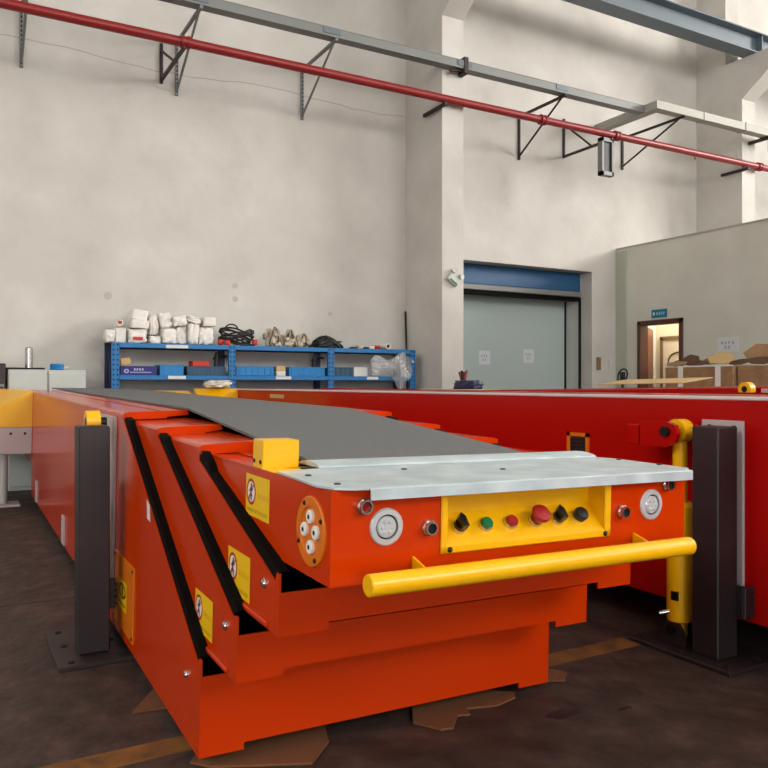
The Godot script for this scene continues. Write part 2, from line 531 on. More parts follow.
# ---------------------------------------------------------------- the hall
const WZ := -10.2
func make_hall() -> void:
	var st := mb()
	box(st, Vector3(-9.3, -0.3, -12), Vector3(24.3, 0, 10.3))
	var fl := struct("floor", st, M.floor)
	# painted line and joints
	st = mb(); box(st, Vector3(-3.0, 0.0, -2.64), Vector3(2.78, 0.0015, -2.525)); obj("painted_line", st, M.line, fl)
	st = mb(); box(st, Vector3(-6.0, 0.0, -4.652), Vector3(3.0, 0.0008, -4.643)); obj("floor_joint", st, M.dark_hole, fl)
	var rng := RandomNumberGenerator.new()
	rng.seed = 4
	for s in [[1.951, -2.13, 0.055], [2.18, -2.06, 0.022], [2.04, -2.6, 0.03], [2.28, -2.75, 0.04]]:
		var poly := []
		for k in 14:
			var a := TAU * k / 14
			var r: float = s[2] * rng.randf_range(0.6, 1.25)
			poly.append(Vector2(s[0] + r * 1.5 * cos(a), s[1] + r * 0.6 * sin(a)))
		st = mb(); prism(st, poly, "y", 0.0, 0.001); obj("oil_stain", st, M.stain, fl)
	st = mb(); box(st, Vector3(-9.3, 12, -12), Vector3(24.3, 12.3, 10.3)); struct("ceiling", st, M.ceiling)
	# back wall with the loading door opening
	st = mb()
	box(st, Vector3(-9.3, 0, WZ - 0.27), Vector3(6.9, 12, WZ))
	box(st, Vector3(6.9, 3.195, WZ - 0.27), Vector3(9.995, 12, WZ))
	box(st, Vector3(9.995, 0, WZ - 0.27), Vector3(24.3, 12, WZ))
	var wb := struct("wall_back", st, M.plaster)
	var z0 := WZ + 0.001
	for s in [[1.76, 2.31, 0.05], [3.42, 2.54, 0.04], [3.42, 2.36, 0.04], [4.85, 2.22, 0.03]]:
		st = mb(); cyl(st, Vector3(s[0], s[1], WZ - 0.01), Vector3(s[0], s[1], z0 + 0.003), s[2], s[2], 16); obj("plaster_patch", st, M.patch, wb)
	var px := -6.0
	st = mb()
	var py := 5.32
	while px < 6.1:
		var ny := 5.30 + 0.035 * sin(px * 2.1) + rng.randf_range(-0.012, 0.012)
		var nx := px + 0.22
		prism(st, [Vector2(px, py - 0.006), Vector2(nx, ny - 0.006), Vector2(nx, ny + 0.006), Vector2(px, py + 0.006)], "z", WZ - 0.01, z0 + 0.001)
		px = nx
		py = ny
	obj("plaster_seam", st, M.seam, wb)
	st = mb(); box(st, Vector3(10.10, 1.45, WZ), Vector3(10.19, 1.68, WZ + 0.03), 0.006); obj("switch_box", st, M.cream_trim, wb)
	st = mb(); box(st, Vector3(10.40, 1.49, WZ), Vector3(10.48, 1.63, WZ + 0.02), 0.006); obj("switch_plate", st, M.jamb, wb)
	# recess of the loading door
	st = mb()
	box(st, Vector3(9.98, 0, -10.9), Vector3(10.2, 3.3, WZ - 0.27))
	box(st, Vector3(6.7, 0, -10.9), Vector3(6.9, 3.3, WZ - 0.27))
	box(st, Vector3(6.7, 3.2, -10.9), Vector3(10.2, 3.4, WZ - 0.27))
	struct("trim_1", st, M.jamb)
	st = mb(); box(st, Vector3(6.7, 0, -11.0), Vector3(10.2, 3.4, -10.86))
	var d1 := struct("door_1", st, M.door_grey)
	for k in [[8.12, 1.66], [9.10, 1.70]]:
		st = mb()
		decal(st, Vector3(k[0] - 0.12, k[1] - 0.12, -10.855), Vector3(k[0] + 0.12, k[1] - 0.12, -10.855), Vector3(k[0] + 0.12, k[1] + 0.12, -10.855), Vector3(k[0] - 0.12, k[1] + 0.12, -10.855), Vector3.BACK)
		obj("paper_notice", st, M.paper, d1)
	st = mb(); box(st, Vector3(6.9, 2.86, -10.56), Vector3(9.97, 3.20, -10.46), 0.01); obj("header_box", st, M.lintel_blue, d1)
	st = mb(); box(st, Vector3(6.9, 2.765, -10.58), Vector3(9.97, 2.86, -10.44), 0.01); obj("header_rail", st, M.galv, d1)
	st = mb(); box(st, Vector3(6.9, 2.70, -10.62), Vector3(9.97, 2.765, -10.48)); obj("header_gap", st, M.rubber, d1)
	st = mb(); box(st, Vector3(9.955, 0, -10.50), Vector3(9.985, 2.76, -10.46)); obj("guide_rail", st, M.black_metal, d1)
	st = mb(); box(st, Vector3(9.95, 0, -10.87), Vector3(9.985, 2.72, -10.84)); obj("guide_rail", st, M.black_metal, d1)
	# columns with corbels
	for k in 2:
		var x0: float = [6.133, 12.755][k]
		st = mb()
		prism(st, [Vector2(WZ, 0), Vector2(-9.2, 0), Vector2(-9.2, 6.45), Vector2(-8.62, 6.86), Vector2(-8.62, 7.2), Vector2(-9.55, 7.2), Vector2(-9.55, 12), Vector2(WZ, 12)], "x", x0, x0 + 0.37)
		struct("column_%d" % (k + 1), st, M.plaster)
	# left, right and front walls
	st = mb()
	box(st, Vector3(-9.3, 0, WZ - 0.27), Vector3(-9.0, 4.5, 10.3))
	box(st, Vector3(-9.3, 9.5, WZ - 0.27), Vector3(-9.0, 12, 10.3))
	box(st, Vector3(-9.3, 4.5, WZ - 0.27), Vector3(-9.0, 9.5, -7.0))
	box(st, Vector3(-9.3, 4.5, 5.0), Vector3(-9.0, 9.5, 10.3))
	struct("wall_left", st, M.plaster)
	st = mb(); box(st, Vector3(-9.1, 4.5, -7.0), Vector3(-9.05, 9.5, 5.0))
	var w3 := struct("window_3", st, M.window_dim)
	for k in 13:
		st = mb(); box(st, Vector3(-9.05, 4.5, -7.03 + k), Vector3(-9.0, 9.5, -6.97 + k)); obj("mullion", st, M.galv, w3)
	st = mb()
	box(st, Vector3(24.0, 0, WZ - 0.27), Vector3(24.3, 7.0, 10.3))
	box(st, Vector3(24.0, 11.0, WZ - 0.27), Vector3(24.3, 12, 10.3))
	box(st, Vector3(24.0, 7.0, WZ - 0.27), Vector3(24.3, 11.0, -2.0))
	box(st, Vector3(24.0, 7.0, 6.0), Vector3(24.3, 11.0, 10.3))
	struct("wall_right", st, M.plaster)
	st = mb()
	box(st, Vector3(-9.0, 0, 10.0), Vector3(-6.0, 5.5, 10.3))
	box(st, Vector3(-6.0, 4.4, 10.0), Vector3(0.0, 5.5, 10.3))
	box(st, Vector3(0.0, 0, 10.0), Vector3(24.0, 5.5, 10.3))
	box(st, Vector3(-9.0, 9.5, 10.0), Vector3(24.0, 12, 10.3))
	box(st, Vector3(-9.0, 5.5, 10.0), Vector3(3.0, 9.5, 10.3))
	box(st, Vector3(13.0, 5.5, 10.0), Vector3(24.0, 9.5, 10.3))
	struct("wall_front", st, M.plaster)
	st = mb(); box(st, Vector3(24.05, 7.0, -2.0), Vector3(24.1, 11.0, 6.0))
	var w1 := struct("window_1", st, M.window_glow)
	for k in 9:
		st = mb(); box(st, Vector3(24.0, 7.0, -2.03 + k), Vector3(24.05, 11.0, -1.97 + k)); obj("mullion", st, M.galv, w1)
	for k in 3:
		st = mb(); box(st, Vector3(24.0, 7.97 + k, -2.0), Vector3(24.05, 8.03 + k, 6.0)); obj("transom", st, M.galv, w1)
	st = mb(); box(st, Vector3(3.0, 5.5, 10.05), Vector3(13.0, 9.5, 10.1))
	var w2 := struct("window_2", st, M.window_glow)
	for k in 11:
		st = mb(); box(st, Vector3(2.97 + k, 5.5, 10.0), Vector3(3.03 + k, 9.5, 10.05)); obj("mullion", st, M.galv, w2)
	# yard outside the open gate
	st = mb(); box(st, Vector3(-20, -0.35, 10.3), Vector3(20, -0.02, 40)); struct("ground", st, M.patch)
	make_office()

func make_office() -> void:
	# partition room in the corner, with an open door
	var st := mb()
	var xw := 10.6
	box(st, Vector3(xw, 0, WZ), Vector3(xw + 0.15, 3.63, -9.69))
	box(st, Vector3(xw, 2.29, -9.69), Vector3(xw + 0.15, 3.63, -8.74))
	box(st, Vector3(xw, 0, -8.74), Vector3(xw + 0.15, 3.63, -3.5))
	box(st, Vector3(xw + 0.15, 0, -3.65), Vector3(24.0, 3.63, -3.5))
	var pw := struct("wall_partition", st, M.partition)
	st = mb(); box(st, Vector3(xw - 0.03, 0, WZ), Vector3(xw, 3.60, -9.94), 0.008); obj("corner_strip", st, M.green_trim, pw)
	st = mb(); box(st, Vector3(xw - 0.01, 3.63, WZ), Vector3(xw + 0.16, 3.66, -3.45)); obj("capping", st, M.seam, pw)
	st = mb(); box(st, Vector3(xw + 0.15, 3.45, WZ), Vector3(24.0, 3.63, -3.65)); struct("ceiling_office", st, M.ceiling)
	st = mb(); box(st, Vector3(11.62, 0, WZ), Vector3(11.75, 3.45, -3.65)); struct("wall_corridor", st, M.cream)
	# door frame
	st = mb()
	box(st, Vector3(xw - 0.03, 0, -9.70), Vector3(xw + 0.17, 2.30, -9.62), 0.01)
	box(st, Vector3(xw - 0.03, 0, -8.81), Vector3(xw + 0.17, 2.30, -8.73), 0.01)
	box(st, Vector3(xw - 0.03, 2.22, -9.70), Vector3(xw + 0.17, 2.30, -8.73), 0.01)
	var d2 := struct("door_2", st, M.wood_brown)
	var xf := Transform3D(Basis(Vector3.UP, 0.62), Vector3(xw + 0.16, 0, -9.64))
	st = mb(); box(st, Vector3(0, 0.01, -0.02), Vector3(0.80, 2.20, 0.02), 0.004, xf); obj("door_leaf", st, M.wood_leaf, d2)
	st = mb(); box(st, Vector3(0.70, 0.95, 0.02), Vector3(0.74, 1.15, 0.05), 0.008, xf); obj("door_handle", st, M.chrome, d2)
	# ornate inner door
	st = mb(); box(st, Vector3(11.59, 0, -10.06), Vector3(11.62, 2.05, -9.25), 0.005)
	var d3 := struct("door_3", st, M.cream)
	st = mb()
	for r in [[-10.06, -10.0], [-9.31, -9.25]]:
		box(st, Vector3(11.57, 0, r[0]), Vector3(11.60, 2.08, r[1]))
	box(st, Vector3(11.57, 2.02, -10.06), Vector3(11.60, 2.08, -9.25))
	var arch := []
	for k in 13:
		var a := PI * k / 12.0
		arch.append(Vector3(11.585, 1.62 + 0.16 * sin(a), -9.655 + 0.22 * cos(a)))
	arch.append(Vector3(11.585, 0.2, -9.875))
	arch.append(Vector3(11.585, 0.2, -9.435))
	arch.append(Vector3(11.585, 1.62, -9.435))
	tube(st, arch, 0.016, 6)
	var arch2 := []
	for p in arch:
		arch2.append(Vector3(11.585, 1.0 + (p.y - 1.0) * 0.8, -9.655 + (p.z + 9.655) * 0.65))
	tube(st, arch2, 0.013, 6)
	obj("door_moulding", st, M.cream_trim, d3)
	# corridor ceiling lamp
	var l := thing("ceiling_lamp", "round glowing ceiling lamp inside the corridor behind brown door", "lamp", Vector3(11.2, 3.45, -9.0))
	st = mb(); cyl(st, Vector3(0, 0, 0), Vector3(0, -0.06, 0), 0.16, 0.16, 20); obj("lamp_base", st, M.jamb, l)
	st = mb(); lathe(st, [Vector2(0, 0.07), Vector2(0.1, 0.055), Vector2(0.145, 0.0)], Vector3(0, -0.06, 0), Vector3(0, -0.2, 0), 20); obj("lamp_shade", st, M.lamp_glow, l)
	var o := OmniLight3D.new()
	o.name = "lamp_light"
	o.light_color = Color(1.0, 0.96, 0.90)
	o.light_energy = 3.0
	o.light_size = 0.14
	o.omni_range = 12
	o.omni_attenuation = 2.0
	o.shadow_enabled = true
	o.position = Vector3(0, -0.32, 0)
	l.add_child(o)
	# sign and notice on the partition
	st = mb(); box(st, Vector3(xw - 0.012, 2.335, -9.39), Vector3(xw, 2.475, -9.06), 0.002)
	var sg := obj("door_sign", st, M.lintel_blue)
	tag(sg, "small teal plate with white characters above the brown door frame", "sign")
	st = mb(); decal(st, Vector3(xw - 0.0135, 2.34, -9.385), Vector3(xw - 0.0135, 2.34, -9.065), Vector3(xw - 0.0135, 2.47, -9.065), Vector3(xw - 0.0135, 2.47, -9.385), Vector3.LEFT)
	obj("sign_face", st, M.sign_print, sg)
	st = mb(); box(st, Vector3(xw - 0.004, 1.70, -8.08), Vector3(xw, 1.93, -7.71))
	var nt := obj("wall_notice", st, M.white_paper)
	tag(nt, "white paper notice with dark characters on the partition above cartons", "notice")
	st = mb(); decal(st, Vector3(xw - 0.005, 1.705, -8.075), Vector3(xw - 0.005, 1.705, -7.715), Vector3(xw - 0.005, 1.925, -7.715), Vector3(xw - 0.005, 1.925, -8.075), Vector3.LEFT)
	obj("notice_print", st, M.notice, nt)

# ---------------------------------------------------------------- overhead services
func strut_bracket(called: String, label: String, x: float, y0: float, y1: float, zt: float, m: Material, slots := true, tip_y := 0.0, dx := 0.0) -> void:
	# upright on the wall, arm standing out from it, diagonal brace
	var t := thing(called, label, "bracket", Vector3(x, y0, WZ), "wall brackets under the overhead services")
	var h := y1 - y0
	var st := mb(); box(st, Vector3(-0.02, 0, 0), Vector3(0.02, h, 0.035), 0.004); obj("upright", st, m, t)
	if slots:
		st = mb()
		var k := 0.03
		while k < h - 0.03:
			box(st, Vector3(-0.008, k, 0.034), Vector3(0.008, k + 0.03, 0.037))
			k += 0.055
		obj("slot", st, M.dark_hole, t).set_meta("kind", "stuff")
	var yt := h - 0.022 if tip_y == 0.0 else tip_y - y0
	st = mb(); box(st, Vector3(-0.02 + dx, yt - 0.02, 0.0), Vector3(0.02 + dx, yt + 0.02, zt - WZ), 0.004); obj("arm", st, m, t)
	var a := Vector3(0, 0.06, 0.03) if tip_y == 0.0 else Vector3(0, h - 0.1, 0.03)
	st = mb(); cyl(st, a, Vector3(dx, yt, (zt - WZ) * (0.93 if tip_y == 0.0 else 0.6)), 0.017, 0.017, 6); obj("brace", st, m, t)

func make_services() -> void:
	# red fire pipe
	var p := thing("fire_pipe", "long red painted pipe running high along the back wall", "pipe", Vector3(0, 5.222, -9.1))
	var st := mb(); cyl(st, Vector3(-8.9, 0, 0), Vector3(23.9, 0, 0), 0.057, 0.057, 20); obj("pipe_body", st, M.pipe_red, p)
	for x in [2.44, 7.9, 9.45, 13.1]:
		st = mb()
		cyl(st, Vector3(x - 0.05, 0, 0), Vector3(x - 0.02, 0, 0), 0.078, 0.078, 20)
		cyl(st, Vector3(x + 0.02, 0, 0), Vector3(x + 0.05, 0, 0), 0.078, 0.078, 20)
		cyl(st, Vector3(x - 0.02, 0, 0), Vector3(x + 0.02, 0, 0), 0.068, 0.068, 20)
		obj("coupling", st, M.pipe_red, p)
	st = mb(); cyl(st, Vector3(11.35, -0.04, 0), Vector3(11.35, -0.11, 0), 0.015, 0.015, 8); obj("drain_plug", st, M.pipe_red, p)
	# cable tray, left run and right run with the cross piece
	st = mb()
	prism(st, [Vector2(-9.20, 5.69), Vector2(-9.05, 5.69), Vector2(-9.05, 5.80), Vector2(-9.06, 5.80), Vector2(-9.06, 5.70), Vector2(-9.19, 5.70), Vector2(-9.19, 5.80), Vector2(-9.20, 5.80)], "x", -8.9, 10.05)
	prism(st, [Vector2(-9.205, 5.80), Vector2(-9.045, 5.80), Vector2(-9.045, 5.806), Vector2(-9.205, 5.806)], "x", -8.9, 10.05)
	var tr := obj("cable_tray", st, M.galv)
	tag(tr, "long grey metal cable tray above the red pipe left of the step", "cable tray")
	for x in [2.58, 4.33, 6.42, 8.25]:
		st = mb(); box(st, Vector3(x - 0.12, 5.72, -9.046), Vector3(x + 0.12, 5.80, -9.040)); obj("joint_plate", st, M.beam, tr)
	st = mb()
	prism(st, [Vector2(10.055, WZ), Vector2(10.22, WZ), Vector2(10.22, -8.96), Vector2(23.9, -8.96), Vector2(23.9, -8.80), Vector2(10.055, -8.80)], "y", 5.69, 5.82)
	var tr2 := obj("cable_trunking", st, M.trunking)
	tag(tr2, "pale grey cable trunking that steps out from the wall near second column", "cable tray")
	st = mb(); box(st, Vector3(11.2, 5.68, -8.97), Vector3(11.23, 5.83, -8.79)); box(st, Vector3(12.3, 5.68, -8.97), Vector3(12.33, 5.83, -8.79)); obj("cover_strap", st, M.trunking, tr2)
	# brackets
	strut_bracket("tray_bracket", "slotted steel wall bracket carrying tray over the white cabinets", 0.77, 4.98, 5.69, -9.05, M.galv)
	strut_bracket("tray_bracket", "slotted steel wall bracket carrying tray beside the dark red pipe bracket", 2.62, 4.98, 5.69, -9.05, M.galv)
	strut_bracket("tray_bracket", "slotted steel wall bracket carrying tray left of the column", 4.40, 4.96, 5.69, -9.05, M.galv)
	strut_bracket("tray_bracket", "slotted steel wall bracket carrying tray right of the first column", 8.33, 4.95, 5.69, -9.05, M.bracket_dark)
	strut_bracket("tray_bracket", "dark steel wall bracket under the stepped out trunking", 10.73, 5.11, 5.698, -8.80, M.bracket_dark, false)
	var cb := thing("trunking_bracket", "dark hanger holding the pale trunking at the second column", "bracket", Vector3(12.95, 5.4, -9.2))
	st = mb(); box(st, Vector3(-0.03, 0.0, 0.40), Vector3(0.03, 0.30, 0.45), 0.004); obj("drop", st, M.bracket_dark, cb)
	st = mb(); box(st, Vector3(-0.03, 0.23, 0.0), Vector3(0.03, 0.285, 0.46), 0.004); obj("arm", st, M.bracket_dark, cb)
	# pipe brackets: arm at the bottom
	strut_bracket("pipe_bracket", "dark red angle bracket clamping pipe above the storage rack", 2.42, 5.10, 5.62, -9.05, M.bracket_dark, false, 5.143)
	strut_bracket("pipe_bracket", "dark angle bracket clamping pipe beside the black hanging box", 9.32, 5.12, 5.80, -9.05, M.bracket_dark, false, 5.143)
	for k in 2:
		var x: float = [6.1, 12.72][k]
		st = mb(); box(st, Vector3(x - 0.04, 5.10, -9.6), Vector3(x, 5.15, -9.02), 0.004)
		var o := obj("pipe_support", st, M.bracket_dark)
		tag(o, ["short dark angle iron under the red pipe at first column", "short dark angle iron under the red pipe at second column"][k], "bracket", "angle irons fixed to the columns")
	st = mb(); box(st, Vector3(6.40, 5.62, -9.2), Vector3(6.48, 5.86, -9.03), 0.01)
	var cl := obj("tray_clamp", st, M.bracket_dark)
	tag(cl, "small dark clamp holding the cable tray against the column", "clamp")
	st = mb(); cyl(st, Vector3(6.2, 5.64, -9.1), Vector3(6.42, 5.68, -9.1), 0.02, 0.02, 8); obj("clamp_bolt", st, M.bracket_dark, cl)
	# hanging black box
	var h := thing("hanging_box", "upright narrow black box with pale frame hanging below the pipe", "control box", Vector3(9.24, 4.55, -9.12))
	st = mb()
	box(st, Vector3(-0.13, 0, -0.05), Vector3(-0.09, 0.6, 0.05)); box(st, Vector3(0.09, 0, -0.05), Vector3(0.13, 0.6, 0.05))
	box(st, Vector3(-0.13, 0.54, -0.05), Vector3(0.13, 0.6, 0.05)); box(st, Vector3(-0.13, 0, -0.05), Vector3(0.13, 0.06, 0.05))
	obj("frame", st, M.galv, h)
	st = mb(); box(st, Vector3(-0.09, 0.06, -0.05), Vector3(0.09, 0.54, 0.02)); obj("panel", st, M.black_metal, h)
	st = mb(); box(st, Vector3(-0.03, 0.6, -0.015), Vector3(0.03, 0.612, 0.015)); obj("hanger", st, M.black_metal, h)
	# crane runway beam
	var b := thing("runway_beam", "heavy grey blue steel crane beam resting on the column corbels", "beam", Vector3(0, 7.2, -9.05))
	st = mb(); box(st, Vector3(-8.9, 0, -0.15), Vector3(23.9, 0.025, 0.15), 0.004); obj("bottom_flange", st, M.beam, b)
	st = mb(); box(st, Vector3(-8.9, 0.345, -0.17), Vector3(23.9, 0.37, 0.17), 0.004); obj("top_flange", st, M.beam, b)
	st = mb(); box(st, Vector3(-8.9, 0.025, -0.01), Vector3(23.9, 0.345, 0.01)); obj("web", st, M.beam, b)
	for x in [6.3, 12.93]:
		st = mb(); box(st, Vector3(x - 0.01, 0.025, -0.14), Vector3(x + 0.01, 0.345, 0.14)); obj("stiffener", st, M.beam, b)
	# emergency light on the column
	var e := thing("emergency_light", "tilted white twin spot emergency light fixed to the column", "emergency light", Vector3(6.31, 2.70, -9.2))
	e.rotation.z = -0.62
	st = mb(); box(st, Vector3(-0.10, -0.07, 0), Vector3(0.10, 0.05, 0.06), 0.01); obj("housing", st, M.cab_white, e)
	st = mb(); box(st, Vector3(-0.06, -0.06, 0.06), Vector3(0.08, -0.03, 0.063)); obj("label_strip", st, M.green_cap, e)
	for s in [-1, 1]:
		st = mb(); lathe(st, [Vector2(0, 0), Vector2(0.03, 0), Vector2(0.045, 0.06), Vector2(0.045, 0.06), Vector2(0.0, 0.055)], Vector3(0.06 * s, 0.09, 0.02), Vector3(0.06 * s + 0.03 * s, 0.11, 0.12), 14); obj("spot_head", st, M.cab_white, e)

# ---------------------------------------------------------------- conveyors
const SW := [0.698, 0.665, 0.633, 0.602]     # half widths of the four stages
const SF := [0.0, 0.239, 0.475, 0.716]       # fronts
const SB := [0.0, 0.311, 0.509, 0.692]       # undersides
const ST := [1.015, 0.978, 0.949, 0.915]     # tops
const SP := [-1.31, -0.78, -0.285, 0.0]      # front ends of the top plates

func screw(parent: Node3D, at: Vector3, dir: Vector3, r := 0.012, m: Material = null, called := "bolt") -> void:
	var st := mb()
	lathe(st, [Vector2(r * 1.3, 0), Vector2(r * 1.3, r * 0.25), Vector2(r, r * 0.33), Vector2(r * 0.9, r * 0.7), Vector2(r * 0.5, r * 0.9), Vector2(0, r * 0.9)], at, at + dir, 10)
	obj(called, st, M.chrome if m == null else m, parent)

func conveyor(label: String, at: Vector3, rot: Basis, body: Material, rear: float, opts := {}) -> Node3D:
	var t := thing("telescopic_conveyor", label, "conveyor", at)
	t.basis = rot
	var st: SurfaceTool
	# side profiles (z, y)
	var bot: float = opts.get("bottom", 0.0)
	var prof := [
		[Vector2(rear, bot), Vector2(0, bot), Vector2(0, 0.305), Vector2(-0.018, 0.305), Vector2(-0.03, 0.284), Vector2(-1.325, 0.984), Vector2(-1.325, 1.005), Vector2(rear, 1.005)],
		[Vector2(rear + 0.4, 0.311), Vector2(0.239, 0.311), Vector2(0.239, 0.5), Vector2(0.22, 0.5), Vector2(0.21, 0.488), Vector2(-0.79, 0.945), Vector2(-0.79, 0.968), Vector2(rear + 0.4, 0.968)],
		[Vector2(rear + 0.8, 0.509), Vector2(0.475, 0.509), Vector2(0.475, 0.673), Vector2(0.457, 0.673), Vector2(0.447, 0.648), Vector2(-0.295, 0.893), Vector2(-0.295, 0.939), Vector2(rear + 0.8, 0.939)],
		[Vector2(rear + 1.2, 0.692), Vector2(0.716, 0.692), Vector2(0.716, 0.92), Vector2(rear + 1.2, 0.91)]]
	var front_top := [0.252, 0.447, 0.623, 0.92]
	var stage_names := ["base_stage", "middle_stage", "middle_stage", "nose_stage"]
	var stages := []
	for i in 4:
		var g := node(stage_names[i], t)
		stages.append(g)
		var w: float = SW[i]
		for s in [-1.0, 1.0]:
			st = mb(); prism(st, prof[i], "x", minf(s * w, s * (w - 0.006)), maxf(s * w, s * (w - 0.006))); obj("side_panel", st, body, g)
		# front panel with feet at both ends
		var yb: float = SB[i]
		var zf: float = SF[i]
		var ft: float = front_top[i]
		st = mb()
		if i < 3:
			prism(st, [Vector2(-w + 0.006, yb), Vector2(-w + 0.145, yb), Vector2(-w + 0.145, yb + 0.022), Vector2(w - 0.145, yb + 0.022), Vector2(w - 0.145, yb), Vector2(w - 0.006, yb), Vector2(w - 0.006, ft), Vector2(-w + 0.006, ft)], "z", zf - 0.008, zf - 0.001)
		else:
			box(st, Vector3(-w + 0.006, yb, zf - 0.008), Vector3(-0.28, ft, zf))
			box(st, Vector3(0.268, yb, zf - 0.008), Vector3(w - 0.006, ft, zf))
			box(st, Vector3(-0.28, yb, zf - 0.008), Vector3(0.268, 0.76, zf))
			box(st, Vector3(-0.28, 0.893, zf - 0.008), Vector3(0.268, ft, zf))
		obj("front_panel", st, body, g)
		# floor pan of the stage, lip along its lower edge
		st = mb(); box(st, Vector3(-w + 0.006, yb + 0.026, rear + 0.4 * i + 0.05), Vector3(w - 0.006, yb + 0.034, zf - 0.008)); obj("bottom_pan", st, M.black_metal if i < 3 else body, g)
		if i > 0 and i < 3:
			for s in [-1.0, 1.0]:
				st = mb(); box(st, Vector3(s * (w + 0.003) - 0.006, yb + 0.006, zf - 0.42), Vector3(s * (w + 0.003) + 0.006, yb + 0.022, zf - 0.07), 0.004); obj("slide_lip", st, body, g)
		if i < 3:
			# black brush seal closing the gap along the slanted edge
			var e0: Vector2 = prof[i][4]
			var e1: Vector2 = prof[i][5]
			var e2: Vector2 = prof[i][6]
			var wn: float = SW[i + 1]
			for s in [-1.0, 1.0]:
				var xa: float = s * (w - 0.004)
				var xb: float = s * (wn + 0.0005)
				st = mb(); prism(st, [e0 + Vector2(0.026, 0.03), e1 + Vector2(0.13, -0.025), e1 + Vector2(0.10, 0.0), e2 + Vector2(0.03, -0.012), e2 + Vector2(-0.05, -0.012), e1 + Vector2(-0.05, -0.01), e0 + Vector2(-0.05, -0.01)], "x", minf(xa, xb), maxf(xa, xb)); obj("gap_seal", st, M.rubber, g)
				screw(g, Vector3(s * w, [0.211, 0.45, 0.626][i], [-0.156, 0.14, 0.371][i]), Vector3(s, 0, 0))
			# top plates either side of the belt, folded down at the front
			var yt: float = ST[i]
			var zp: float = SP[i]
			for s in [-1.0, 1.0]:
				st = mb()
				# outer strip with rounded shoulder
				var o := [Vector2(w + 0.002, yt - 0.012), Vector2(w + 0.002, yt - 0.022), Vector2(w - 0.008, yt - 0.022), Vector2(w - 0.16, yt - 0.010), Vector2(w - 0.16, yt + 0.004), Vector2(w - 0.018, yt), Vector2(w - 0.005, yt - 0.003)]
				var inn := [Vector2(w - 0.168, yt - 0.010), Vector2(0.405, yt - 0.004), Vector2(0.405, yt + 0.010), Vector2(w - 0.168, yt + 0.006)]
				var om := []
				for q in o:
					om.append(Vector2(q.x * s, q.y))
				var im := []
				for q in inn:
					im.append(Vector2(q.x * s, q.y))
				prism(st, om, "z", rear + 0.4 * i, zp)
				prism(st, im, "z", rear + 0.4 * i, zp)
				obj("top_plate", st, body, g)
				st = mb()
				prism(st, [Vector2(s * (w + 0.002), yt - 0.004), Vector2(s * (w - 0.02), yt + 0.001), Vector2(s * 0.41, yt + 0.011), Vector2(s * 0.405, yt - 0.012), Vector2(s * (w - 0.19), yt - 0.022), Vector2(s * (w - 0.19), yt - 0.028), Vector2(s * (w - 0.002), yt - 0.034), Vector2(s * (w + 0.002), yt - 0.030)], "z", zp, zp + 0.014)
				obj("front_lip", st, body, g)
		else:
			for s in [-1.0, 1.0]:
				st = mb()
				box(st, Vector3(minf(s * w, s * 0.47), 0.905, rear + 1.2), Vector3(maxf(s * w, s * 0.47), 0.915, 0.24), 0.003)
				box(st, Vector3(minf(s * (w - 0.10), s * 0.43), 0.915, rear + 1.2), Vector3(maxf(s * (w - 0.10), s * 0.43), 0.922, 0.155), 0.003)
				obj("top_plate", st, body, g)
	# belt
	var by: float = opts.get("belt_y", 1.037)
	st = mb()
	prism(st, [Vector2(rear - opts.get("tail", 0.0), by), Vector2(-1.25, by), Vector2(0.12, 0.937), Vector2(0.16, 0.93), Vector2(0.175, 0.91), Vector2(0.16, 0.89), Vector2(0.13, 0.90), Vector2(0.11, 0.928), Vector2(-1.25, by - 0.01), Vector2(rear - opts.get("tail", 0.0), by - 0.01)], "x", -0.42, 0.42)
	obj("belt", st, M.belt, t)
	# rollers under the belt end
	for z in [0.20, 0.30]:
		st = mb(); cyl(st, Vector3(-0.50, 0.905, z), Vector3(0.50, 0.905, z), 0.022, 0.022, 14); obj("roller", st, M.black_metal, t)
	# legs under the base stage
	for z in [rear + 0.5, rear * 0.5, -0.9]:
		for s in [-0.45, 0.45]:
			var foot: Vector3 = rot.inverse() * (Vector3(0, -at.y - (rot * Vector3(s, 0, z)).y, 0))
			st = mb(); box(st, Vector3(s - 0.05, minf(foot.y, -0.004), z - 0.05), Vector3(s + 0.05, 0.04, z + 0.05)); obj("foot", st, M.black_metal, t)
	if opts.has("nose"):
		nose_details(t, stages)
	# flared tail guard
	if opts.has("tail"):
		var tg := node("tail_guard", t)
		var hw := 1.12
		var tz: float = rear
		var tl: float = opts.tail
		for s in [-1.0, 1.0]:
			var xi: float = s * 0.70
			var xo: float = s * hw
			st = mb()
			var a := Vector3(xi, 1.02, tz)
			var b := Vector3(xo, 0.80, tz)
			var c := Vector3(xo, 1.02, tz - tl)
			var d := Vector3(xi, 1.02, tz - tl)
			var a0 := Vector3(xi, 0.665, tz)
			var b0 := Vector3(xo, 0.665, tz)
			var c0 := Vector3(xo, 0.665, tz - tl)
			var nn := (b - a).cross(c - a).normalized()
			if nn.y < 0:
				nn = -nn
			tri(st, a, b, c, nn); tri(st, a, c, d, Vector3.UP)
			quad(st, a0, b0, b, a, Vector3.BACK)
			quad(st, b0, c0, c, b, Vector3(s, 0, 0))
			quad(st, a0, b0, c0, Vector3(xi, 0.665, tz - tl), Vector3.DOWN)
			quad(st, c0, c, d, Vector3(xi, 0.665, tz - tl), Vector3.FORWARD)
			quad(st, a0, a, d, Vector3(xi, 0.665, tz - tl), Vector3(-s, 0, 0))
			obj("flare", st, M.yellow, tg)
			st = mb(); box(st, Vector3(minf(xi, xo), 0.40, tz - tl), Vector3(maxf(xi, xo), 0.663, tz - 0.004), 0.004); obj("apron_panel", st, M.pale_plate, tg)
